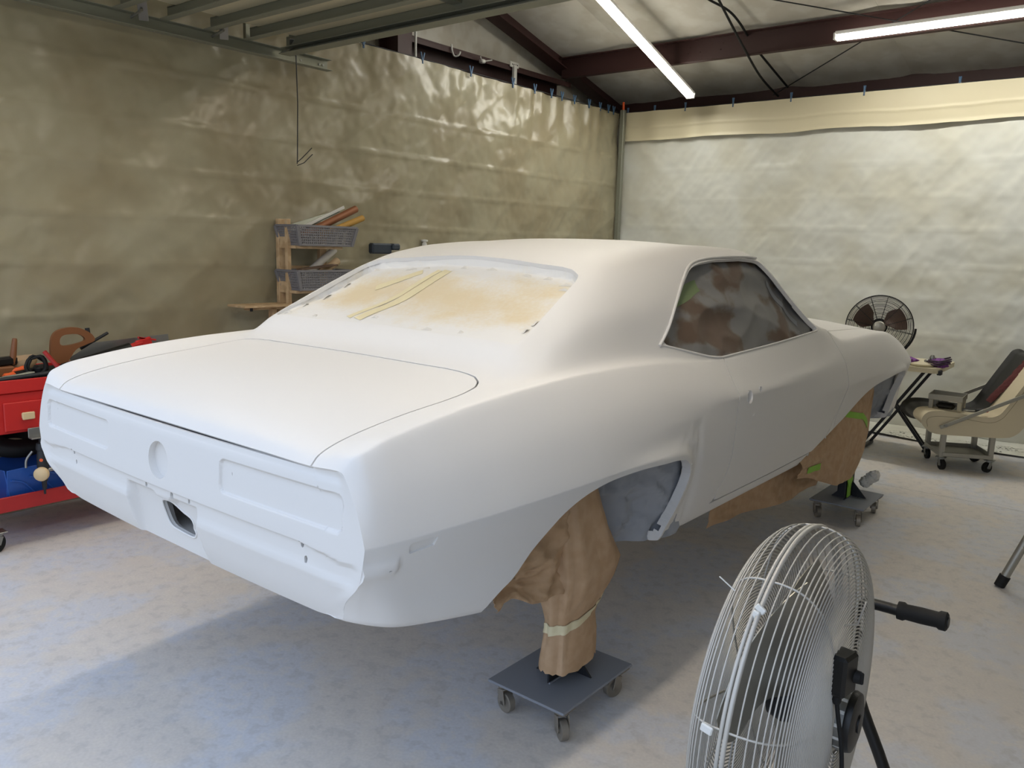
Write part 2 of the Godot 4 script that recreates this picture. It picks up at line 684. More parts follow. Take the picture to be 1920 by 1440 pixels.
# ---------------------------------------------------------------- the car
# half cross-section keys along z (tail +0.985 ... nose -3.8), metres above the floor
var T_YB := tab([0.985, .668, .86, .642, .69, .613, .485, .582, .2, .56, -.3, .546, -1.7, .543, -2.2, .56, -3.3, .58, -3.8, .66])
var T_XB := tab([0.985, .790, .93, .815, .86, .828, .5, .845, -.3, .842, -1.7, .842, -2.6, .86, -3.3, .85, -3.65, .76, -3.8, .62])
var T_YC := tab([0.985, .877, .5, .880, -1.0, .884, -2.6, .895, -3.8, .89])
var T_XC := tab([0.985, .845, .93, .859, .86, .870, .7, .890, .45, .911, .1, .924, -.2, .924, -.5, .918, -.85, .912, -1.4, .912, -2.0, .92, -2.6, .935, -3.0, .938, -3.3, .925, -3.55, .88, -3.7, .80, -3.8, .66])
var T_HC := tab([0.985, .003, .1, .003, -.3, .01, -.5, .05, -.7, .09, -1.15, .09, -1.6, .03, -2.0, .008, -3.3, .008, -3.8, .02])
var T_BU := tab([0.985, .009, .7, .015, .3, .021, -.3, .026, -1.0, .03, -1.6, .026, -2.0, .018, -3.3, .016, -3.8, .01])
var T_BL := tab([0.985, .002, .8, -.008, .3, -.016, -.3, -.006, -.6, .016, -1.2, .018, -1.7, .004, -2.2, -.014, -3.3, -.014, -3.8, .0])
var T_XS := tab([0.985, .772, .95, .795, .9, .800, .3, .802, -.2, .802, -.45, .806, -.8, .842, -1.2, .848, -1.9, .842, -2.2, .835, -2.9, .835, -3.3, .80, -3.6, .72, -3.8, .56])
var T_YS := tab([0.985, 1.036, .965, 1.070, .93, 1.086, .89, 1.099, .82, 1.111, .69, 1.130, .5, 1.148, .34, 1.158, .08, 1.166, -.23, 1.162, -.45, 1.146, -.65, 1.117, -.8, 1.090, -1.2, 1.076, -1.9, 1.090, -2.2, 1.098, -2.7, 1.104, -3.1, 1.090, -3.4, 1.055, -3.6, 1.01, -3.75, .95, -3.8, .91])
var T_HS := tab([0.985, .006, .5, .006, .0, .006, -.3, .006, -.55, .010, -.68, .03, -.85, .05, -1.3, .05, -1.9, .03, -2.2, .014, -3.0, .014, -3.5, .03, -3.8, .03])
var T_X1 := tab([0.985, .735, .3, .745, -.1, .750, -.3, .755, -.46, .768, -.6, .784, -.87, .800, -1.2, .803, -1.6, .80, -1.95, .795, -2.12, .78, -2.3, .77, -3.0, .76, -3.5, .68, -3.8, .5])
var T_Y1 := tab([0.985, 1.036, .965, 1.061, .93, 1.079, .89, 1.092, .82, 1.104, .69, 1.122, .5, 1.142, .34, 1.155, .2, 1.163, .05, 1.171, -.1, 1.174, -.3, 1.172, -.46, 1.168, -.6, 1.152, -.74, 1.137, -.87, 1.130, -1.2, 1.139, -1.6, 1.155, -1.95, 1.172, -2.12, 1.162, -2.3, 1.118, -3.0, 1.100, -3.5, 1.045, -3.8, .92])
var T_X2 := tab([0.985, .66, .4, .662, .3, .676, .2, .682, -.1, .687, -.3, .692, -.5, .70, -.85, .712, -1.6, .712, -1.8, .725, -2.0, .745, -2.15, .72, -2.4, .62, -3.0, .60, -3.5, .5, -3.8, .4])
var T_Y2 := tab([0.985, 1.030, .965, 1.050, .93, 1.065, .89, 1.076, .82, 1.090, .69, 1.109, .5, 1.129, .4, 1.142, .33, 1.152, .27, 1.168, .2, 1.196, .1, 1.242, -.1, 1.312, -.3, 1.352, -.5, 1.365, -.85, 1.352, -1.6, 1.362, -1.8, 1.30, -2.0, 1.205, -2.15, 1.172, -2.4, 1.135, -3.0, 1.12, -3.5, 1.06, -3.8, .93])
var T_X3 := tab([0.985, .5, .45, .52, .33, .59, .2, .617, .14, .612, .03, .602, -.11, .590, -.26, .580, -.42, .578, -.6, .585, -.85, .595, -1.2, .602, -1.55, .612, -1.7, .625, -2.05, .68, -2.15, .60, -2.4, .48, -3.0, .45, -3.5, .36, -3.8, .3])
var T_Y3 := tab([0.985, 1.030, .965, 1.053, .93, 1.069, .89, 1.081, .82, 1.095, .69, 1.115, .5, 1.136, .4, 1.149, .33, 1.160, .27, 1.183, .2, 1.233, .14, 1.264, .03, 1.316, -.11, 1.382, -.26, 1.445, -.42, 1.487, -.6, 1.510, -.85, 1.522, -1.2, 1.530, -1.5, 1.524, -1.6, 1.50, -2.05, 1.21, -2.15, 1.178, -2.4, 1.155, -3.0, 1.138, -3.5, 1.075, -3.8, .935])
var T_X4 := tab([0.985, .27, .3, .29, -.3, .30, -1.6, .32, -2.2, .28, -3.5, .2, -3.8, .16])
var T_Y4 := tab([0.985, 1.030, .965, 1.054, .93, 1.071, .89, 1.084, .82, 1.099, .69, 1.120, .5, 1.142, .4, 1.154, .33, 1.164, .27, 1.186, .18, 1.250, .0, 1.342, -.28, 1.480, -.42, 1.518, -.6, 1.544, -.85, 1.560, -1.2, 1.566, -1.5, 1.560, -1.65, 1.52, -2.1, 1.225, -2.2, 1.183, -2.4, 1.17, -3.0, 1.152, -3.5, 1.085, -3.8, .94])
var T_Y5 := tab([0.985, 1.030, .965, 1.054, .93, 1.072, .89, 1.085, .82, 1.100, .69, 1.122, .5, 1.145, .4, 1.157, .33, 1.166, .27, 1.187, .18, 1.250, .0, 1.346, -.28, 1.492, -.42, 1.530, -.6, 1.556, -.85, 1.573, -1.2, 1.578, -1.55, 1.570, -1.7, 1.53, -2.15, 1.235, -2.25, 1.19, -2.4, 1.175, -3.0, 1.156, -3.5, 1.09, -3.8, .94])

func half_keys(z: float) -> Array:
	var b := Vector2(track(T_XB, z), track(T_YB, z))
	var c := Vector2(track(T_XC, z), track(T_YC, z))
	var hc := track(T_HC, z)
	var s := Vector2(track(T_XS, z), track(T_YS, z))
	var hs := track(T_HS, z)
	var bu := track(T_BU, z)
	var b2 := b.lerp(c, 0.5) + Vector2(track(T_BL, z), -0.012)
	var m := c.lerp(s, 0.52) + Vector2(bu, 0.3 * bu)
	var u1 := Vector2(track(T_X1, z), track(T_Y1, z))
	var cm := c + (b2 - c).limit_length(hc)
	var cp := c + (m - c).limit_length(hc)
	var sm := s + (m - s).limit_length(hs)
	var sp := s + (u1 - s).limit_length(hs)
	return [Vector2(b.x - 0.06, b.y - 0.004), b, b2, cm, cp, m, sm, sp, u1,
		Vector2(track(T_X2, z), track(T_Y2, z)), Vector2(track(T_X3, z), track(T_Y3, z)),
		Vector2(track(T_X4, z), track(T_Y4, z)), Vector2(0, track(T_Y5, z))]

# dense half section; centripetal Catmull-Rom through the keys
const SUB := [2, 5, 9, 2, 6, 7, 2, 4, 8, 9, 6, 5]
var section_of := {}
func half_section(zz: float) -> Array:
	var z := snappedf(zz, .0025)
	if section_of.has(z): return section_of[z]
	var k := half_keys(z)
	k.append(Vector2(-k[11].x, k[11].y))
	var o := []
	var m := 13
	for i in m - 1:
		var p1: Vector2 = k[i]
		var p2: Vector2 = k[i + 1]
		var p0: Vector2 = k[i - 1] if i > 0 else p1 * 2 - p2
		var p3: Vector2 = k[i + 2]
		var d1 := maxf(sqrt((p1 - p0).length()), 1e-3)
		var d2 := maxf(sqrt((p2 - p1).length()), 1e-3)
		var d3 := maxf(sqrt((p3 - p2).length()), 1e-3)
		var m1 := (p2 - p1) + d2 * ((p1 - p0) / d1 / d1 * 0.0)
		m1 = d2 * ((p1 - p0) / d1 - (p2 - p0) / (d1 + d2) + (p2 - p1) / d2)
		var m2 := d2 * ((p2 - p1) / d2 - (p3 - p1) / (d2 + d3) + (p3 - p2) / d3)
		for j in SUB[i]:
			var t: float = float(j) / SUB[i]
			var t2 := t * t
			var t3 := t2 * t
			o.append((2 * t3 - 3 * t2 + 1) * p1 + (t3 - 2 * t2 + t) * m1 + (-2 * t3 + 3 * t2) * p2 + (t3 - t2) * m2)
	o.append(k[12])
	section_of[z] = o
	return o
func tail_dz(y: float) -> float:
	return -0.034 * smoothstep(.77, .655, y)
func tail_low(y: float) -> float:
	return .062 * smoothstep(.80, .69, y)
func body_point(z: float, q: Vector2) -> Vector3:
	var w := smoothstep(.55, .985, z)
	var p := Vector3(q.x, q.y, z + w * tail_dz(q.y))
	var rt := clampf((z - .895) / .09, 0, 1)
	p.x -= tail_low(q.y) * (1.0 - sqrt(maxf(0.0, 1.0 - rt * rt)))
	if z < .12 and z > -.6 and q.y < .95:
		var d := -flare.dist(Vector2(z, q.y))
		p.x += .013 * smoothstep(.042, .010, d) * smoothstep(.12, -.25, z) - .006 * smoothstep(.11, .05, d) * smoothstep(.042, .06, d) * smoothstep(.12, -.25, z)
	if z < -2.5 and z > -3.5 and q.y < .98:
		var d := -flare_f.dist(Vector2(z, q.y))
		p.x += .013 * smoothstep(.042, .010, d) * smoothstep(-2.5, -2.9, z)
	# raised pad at the end of the rear bumper line
	if z > .86 and q.x > .7:
		var e := minf(smoothstep(.795, .806, q.y), 1.0 - smoothstep(.826, .834, q.y))
		p.x += 0.011 * e * smoothstep(.888, .905, z)
	return p

var flare: Poly
var flare_f: Poly
var car_rows: Array = []
var tail_sec: Array = []
func tail_x(y: float) -> float:
	# half-width of the tail outline at height y
	for i in range(1, tail_sec.size() - 1):
		var a: Vector2 = tail_sec[i]; var b: Vector2 = tail_sec[i + 1]
		if a.y <= y and b.y > y:
			return lerpf(a.x, b.x, (y - a.y) / (b.y - a.y))
		if b.x < .70: break
	return .772
func side_x(y: float, z: float) -> float:
	var s := half_section(z)
	for i in range(1, s.size() - 1):
		var a: Vector2 = s[i]; var b: Vector2 = s[i + 1]
		if a.y <= y and b.y > y:
			return lerpf(a.x, b.x, (y - a.y) / (b.y - a.y))
	return .6

func zy(p: Vector3) -> Vector2: return Vector2(p.z, p.y)
func xz(p: Vector3) -> Vector2: return Vector2(p.x, p.z)

func build_car() -> void:
	var car := thing("car", "stripped coupe car body sprayed in white primer, raised on wheeled stands", "car", Vector3(0, 0.54, -1.4))
	# outlines of the wheel openings (z, y)
	var rear_arch := Poly.new(rounded(v2([.60, .585, .545, .632, .474, .663, .414, .714, .358, .762, .300, .808, .224, .842, .117, .861, -.06, .864, -.206, .856, -.305, .849, -.375, .832, -.418, .784, -.415, .72, -.385, .65, -.33, .585, -.28, .50, .1, .3, .65, .45]), 4))
	var front_arch := Poly.new(rounded(v2([-1.70, .545, -1.86, .600, -2.13, .662, -2.29, .710, -2.47, .792, -2.64, .838, -2.9, .864, -3.12, .870, -3.21, .845, -3.235, .79, -3.19, .70, -3.10, .60, -3.0, .45, -1.9, .40]), 4))
	flare = rear_arch
	flare_f = front_arch
	# rows
	var zs := []
	var z := 0.985
	while z > -3.8:
		zs.append(z)
		var st := 0.03
		if z > .86: st = .0075
		elif z > .55: st = .015
		elif z < -.18 and z > -.56: st = .01
		elif z > -1.0: st = .02
		z -= st
	zs.append(-3.8)
	for q in zs:
		var row := []
		for w in half_section(q): row.append(body_point(q, w))
		car_rows.append(row)
	tail_sec = half_section(.985)
	var shell := MB.new()
	# normals: outward
	var h := car_rows.size()
	var w: int = car_rows[0].size()
	var N := []
	for i in h:
		var r := []
		for j in w:
			var du: Vector3
			if j == w - 1:
				du = Vector3(-1, 0, 0)
			else:
				du = car_rows[i][j + 1] - car_rows[i][maxi(j - 1, 0)]
			var dv: Vector3 = car_rows[mini(i + 1, h - 1)][j] - car_rows[maxi(i - 1, 0)][j]
			var g := du.cross(dv).normalized()
			r.append(-g)
		N.append(r)
	for i in h - 1:
		for j in w - 1:
			shell.quad(car_rows[i][j], car_rows[i][j + 1], car_rows[i + 1][j + 1], car_rows[i + 1][j], N[i][j], N[i][j + 1], N[i + 1][j + 1], N[i + 1][j])
	# outlines on the side (z, y)
	var side_win := Poly.new(PackedVector2Array(v2([-.455, 1.212, -.60, 1.181, -.76, 1.148, -.85, 1.137, -.92, 1.137, -1.41, 1.151, -1.94, 1.173, -1.97, 1.18, -1.56, 1.492, -1.50, 1.503, -1.37, 1.509, -1.1, 1.503, -.96, 1.491, -.88, 1.478, -.82, 1.458, -.76, 1.425, -.61, 1.330])))
	var back_glass := Poly.new(PackedVector2Array(v2([-.60, .195, 0, .178, .60, .195, .612, .18, .610, .15, .56, -.19, .545, -.225, .51, -.25, .44, -.264, .25, -.278, 0, -.284, -.25, -.278, -.44, -.264, -.51, -.25, -.545, -.225, -.56, -.19, -.610, .15, -.612, .18])))
	var lid := Poly.new(PackedVector2Array(v2([0, .325, .45, .325, .53, .330, .585, .344, .620, .368, .642, .405, .655, .47, .660, .56, .662, 1.2, -.662, 1.2, -.660, .56, -.655, .47, -.642, .405, -.620, .368, -.585, .344, -.53, .330, -.45, .325])))
	var door := Poly.new(PackedVector2Array(v2([-.885, 1.3, -.875, 1.13, -.825, 1.06, -.800, .96, -.795, .86, -.79, .78, -.765, .70, -.715, .625, -.69, .597, -1.9, .590, -2.06, .66, -2.115, .80, -2.12, 1.0, -2.13, 1.3])))
	var hood := Poly.new(PackedVector2Array(v2([.66, -2.2, .68, -2.5, .70, -3.0, .64, -3.5, .3, -3.75, -.3, -3.75, -.64, -3.5, -.70, -3.0, -.68, -2.5, -.66, -2.2, 0, -2.27])))
	var marker := Poly.new(PackedVector2Array(v2([.874, .866, .800, .867, .787, .868, .797, .844, .868, .840])))
	var wscreen := Poly.new(PackedVector2Array(v2([.66, -2.02, .585, -1.66, 0, -1.74, -.585, -1.66, -.66, -2.02, 0, -2.15])))
	var gap := .0028
	# everything but the openings
	var right := shell.clipped(func(p): return -pdist(rear_arch, zy(p)) if p.y < .9 else .05)
	right = right.clipped(func(p): return -pdist(front_arch, zy(p)) if p.y < .9 else .05)
	var left := right.mirrored()
	right = right.clipped(func(p): return -pdist(side_win, zy(p)) if p.x > .4 and p.z < -.3 and p.z > -2.2 else .05)
	var left_open := left.clipped(func(p): return -pdist(side_win, zy(p)) if p.x < -.4 and p.z < -.3 and p.z > -2.2 else .05)
	right = right.clipped(func(p): return -pdist(marker, zy(p)) if p.x > .8 and p.z > .7 else .05)
	for hole in [[-.905, .985, .026], [-1.015, 1.0, .014], [-.950, .915, .012]]:
		right = right.clipped(func(p): return Vector2(p.z - hole[0], p.y - hole[1]).length() - hole[2] if p.x > .8 and p.z < -.8 and p.z > -1.2 else .05)
	right = right.clipped(func(p): return Vector2((p.z - .922) * .8, p.y - .808).length() - .008 if p.x > .7 and p.z > .85 else .05)
	var both := MB.new()
	both.append(right); both.append(left_open)
	both = both.clipped(func(p): return -pdist(back_glass, xz(p)) if p.y > 1.2 and p.z > -.6 and p.z < .4 else .05)
	both = both.clipped(func(p): return -pdist(wscreen, xz(p)) if p.y > 1.16 and p.z < -1.4 and p.z > -2.3 else .05)
	var in_lid := func(p): return pdist(lid, xz(p)) if (p.y > 1.0 and p.z > .2) else -.05
	var in_door := func(p): return pdist(door, zy(p)) if (absf(p.x) > .72 and p.y < 1.30 and p.z < -.5 and p.z > -2.3) else -.05
	var in_hood := func(p): return pdist(hood, xz(p)) if (p.y > .9 and p.z < -2.1) else -.05
	var trunk := both.clipped(func(p): return in_lid.call(p) - gap)
	var doors := both.clipped(func(p): return in_door.call(p) - gap)
	var hoodm := both.clipped(func(p): return in_hood.call(p) - gap)
	var rest := both.clipped(func(p): return -in_lid.call(p) - gap).clipped(func(p): return -in_door.call(p) - gap).clipped(func(p): return -in_hood.call(p) - gap)
	# front wings begin behind the front edge of the doors
	var wing := rest.clipped(func(p): return (-2.12 - p.z) - gap if p.y < 1.14 or p.z < -2.14 else -.05)
	rest = rest.clipped(func(p): return (p.z + 2.12) - gap if p.y < 1.14 else .05)
	var arch_edge := func(p): return pdist(rear_arch, zy(p)) > -.002 or pdist(front_arch, zy(p)) > -.002
	for mbx in [rest, wing]:
		mbx.rim(.034, func(p): return p.y < .9 and arch_edge.call(p))
		mbx.rim(.016, func(p): return not (p.y < .9 and arch_edge.call(p)))
	trunk.rim(.014); doors.rim(.02); hoodm.rim(.014)
	part("body_shell", rest, M.primer, car)
	part("front_wing", wing.clipped(func(p): return p.x), M.primer, car)
	part("front_wing", wing.clipped(func(p): return -p.x), M.primer, car)
	part("hood", hoodm, M.primer, car)
	part("trunk_lid", trunk, M.primer, car)
	var dr := doors.clipped(func(p): return p.x)
	var dl := doors.clipped(func(p): return -p.x)
	var door_r := part("door", dr, M.primer, car)
	part("door", dl, M.primer, car)
	# door handle sockets
	for hole in [[-.905, .985, .026], [-1.015, 1.0, .014], [-.950, .915, .012]]:
		var x := side_x(hole[1], hole[0])
		var cup := MB.new()
		var r: float = hole[2]
		cup.lathe([Vector2(r, .0005), Vector2(r * .92, -.004), Vector2(r * .75, -.011), Vector2(0, -.013)], Transform3D(along(Vector3(1, .12, 0)), Vector3(x, hole[1], hole[0])), 24)
		part("handle_socket", cup, M.primer, door_r)
	# inset floor of the side marker opening
	var mk := MB.new()
	var mp := []
	for q in marker.pts: mp.append(Vector2(q.x, q.y))
	var mc := Vector2(.832, .856)
	for i in mp.size():
		var a: Vector2 = mp[i]; var b: Vector2 = mp[(i + 1) % mp.size()]
		var A := Vector3(side_x(a.y, a.x) - .006, a.y, a.x); var B := Vector3(side_x(b.y, b.x) - .006, b.y, b.x)
		mk.ftri(A, B, Vector3(side_x(mc.y, mc.x) - .006, mc.y, mc.x), Vector3.RIGHT)
	part("side_marker_recess", mk, M.primer, car)
	build_tail(car)
	build_masking(car, back_glass, side_win, wscreen, lid)
	# floor pan and bulkheads close the body from below
	var pan := MB.new()
	pan.cbox(Vector3(0, .60, -1.30), Vector3(1.20, .02, 3.9), .005)
	pan.cbox(Vector3(0, .60, -1.15), Vector3(1.62, .03, 1.2), .005)
	pan.cbox(Vector3(0, .685, .75), Vector3(1.54, .02, .38), .005)
	pan.cbox(Vector3(0, .64, .56), Vector3(1.24, .10, .02), .005)
	pan.cbox(Vector3(0, .72, -.48), Vector3(1.50, .30, .02), .005)
	pan.cbox(Vector3(0, .80, -1.98), Vector3(1.60, .50, .02), .005)
	for s in [-1, 1]:
		pan.cbox(Vector3(.60 * s, .72, .10), Vector3(.02, .34, 1.0), .005)
		pan.cbox(Vector3(.62 * s, .74, -2.65), Vector3(.02, .36, 1.3), .005)
		pan.cbox(Vector3(.71 * s, .905, .08), Vector3(.24, .012, 1.05), .004)
		pan.cbox(Vector3(.72 * s, .905, -2.6), Vector3(.24, .012, 1.25), .004)
	part("floor_pan", pan, M.primer, car)
	var nose := MB.new()
	var last: Array = car_rows[h - 1]
	for j in w - 1:
		for s in [1.0, -1.0]:
			nose.ftri(Vector3(last[j].x * s, last[j].y, -3.8), Vector3(last[j + 1].x * s, last[j + 1].y, -3.8), Vector3(0, .8, -3.8), Vector3.FORWARD)
	part("nose_panel", nose, M.primer, car)

# rear panel between the quarter ends
func tail_z(x: float, y: float, e: float) -> float:
	var pr := track(T_TZ, y)
	pr -= .020 * (x / .8) * (x / .8) - .006
	# license recess
	var d := minf(minf(x + .205, .182 - x), .812 - y + .012 * smoothstep(.03, .06, absf(x - .0)))
	pr = lerpf(pr, minf(pr, lerpf(.952, .976, (y - .66) / .17)), smoothstep(0.0, .016, d))
	# lamp recesses
	for s in [-1.0, 1.0]:
		var q := Vector2(absf(x - s * .535) - .232, absf(y - .938) - .0435)
		var sd := Vector2(maxf(q.x + .018, 0), maxf(q.y + .018, 0)).length() - .018 + minf(maxf(q.x + .018, q.y + .018), 0)
		pr -= .0075 * smoothstep(.0016, -.0016, sd)
		# a soft fold in the lower corner of the lamp panel
	return lerpf(pr, .985 + tail_dz(y), smoothstep(.94, 1.0, e))
var T_TZ := tab([1.05, .988, 1.02, .986, 1.0, .992, .90, .998, .850, 1.000, .8435, .9995, .838, .991, .80, .991, .783, .9945, .774, .995, .762, .992, .70, .974, .66, .957, .64, .945])

func build_tail(car: Node3D) -> void:
	var us := []
	var u := -1.0
	while u < 1.0001:
		us.append(u)
		u += .0065
	us.append(1.0)
	# finer near recess ends
	for s in [-1.0, 1.0]:
		for q in [.303, .767]:
			for d in [-.004, -.002, -.001, 0.0, .001, .002, .004]:
				us.append(s * q / .826 + d)
	us.sort()
	var ys := []
	for i in 41: ys.append(i / 40.0)
	for q in [.8945, .9815, .841]:
		for d in [-.005, -.0018, 0.0, .0018, .005]:
			ys.append((q + d - .655) / (1.024 - .655))
	for i in 20: ys.append(i / 20.0 + .0125)
	ys.sort()
	var P := []
	for vv in ys:
		var row := []
		if vv > 1.0: continue
		for uu in us:
			var top := 1.023 if absf(uu * .78) < .664 else lerpf(1.030, 1.036, clampf((absf(uu * .78) - .664) / .11, 0, 1))
			var bot := .655 + .013 * smoothstep(.85, 1.0, absf(uu))
			var y: float = lerpf(bot, top, vv)
			# the crease above the bumper bends down at its ends
			var x: float = uu * (tail_x(maxf(y, .67)) - tail_low(y))
			var yy := y
			var ax := absf(x)
			var bend := .018 * smoothstep(.60, .80, ax) * smoothstep(.72, .84, y) * smoothstep(.90, .85, y)
			row.append(Vector3(x, yy, tail_z(x, y + bend, absf(uu))))
		P.append(row)
	var f := MB.new()
	f.grid(P, Vector3(0, 0, 1))
	var filler := Poly.new(rounded(v2([-.048, .786, -.015, .795, .018, .793, .065, .777, .100, .768, .112, .752, .110, .738, .116, .727, .110, .714, .091, .707, .032, .709, -.018, .716, -.039, .745]), 3))
	f = f.clipped(func(p): return -pdist(filler, Vector2(p.x, p.y)))
	f = f.clipped(func(p): return Vector2(p.x, (p.y - .921)).length() - .053)
	for q in [[-.573, .838, .006, .010], [-.560, .805, .005, .008], [.625, .835, .006, .010], [.637, .800, .006, .010], [-.085, .832, .006, .012], [.055, .828, .008, .013], [.145, .832, .005, .010], [.345, .915, .0015, .012], [.348, .950, .0012, .010], [-.70, .955, .002, .006]]:
		f = f.clipped(func(p): return Vector2((p.x - q[0]) / q[2], (p.y - q[1]) / q[3]).length() * q[2] - q[2] if absf(p.x - q[0]) < .05 and absf(p.y - q[1]) < .05 else .05)
	f.rim(.012)
	var tp := part("tail_panel", f, M.primer, car)
	# cup behind the round opening
	var cup := MB.new()
	cup.lathe([Vector2(.0532, 0), Vector2(.0532, -.016), Vector2(.0, -.017)], Transform3D(along(Vector3(0, 0, 1)), Vector3(0, .921, 1.0)), 40)
	part("emblem_recess", cup, M.primer, tp)
	# collar of the fuel filler opening
	var fl := MB.new()
	var ring := []
	for q in filler.pts: ring.append(Vector3(q.x, q.y, tail_z(q.x, q.y, 0)))
	fl.tube(ring, .0035, 6, true)
	part("filler_collar", fl, M.primer, tp)
	var pocket := MB.new()
	var ctr := Vector3(.035, .75, .90)
	for i in filler.pts.size():
		var a := filler.pts[i]; var b := filler.pts[(i + 1) % filler.pts.size()]
		var A := Vector3(a.x, a.y, tail_z(a.x, a.y, 0) - .002); var B := Vector3(b.x, b.y, tail_z(b.x, b.y, 0) - .002)
		var A2 := Vector3(lerpf(a.x, .035, -.3), lerpf(a.y, .75, -.2), .93); var B2 := Vector3(lerpf(b.x, .035, -.3), lerpf(b.y, .75, -.2), .93)
		pocket.fquad(A, B, B2, A2, ctr - A)
	part("filler_neck", pocket, M.primer, tp)

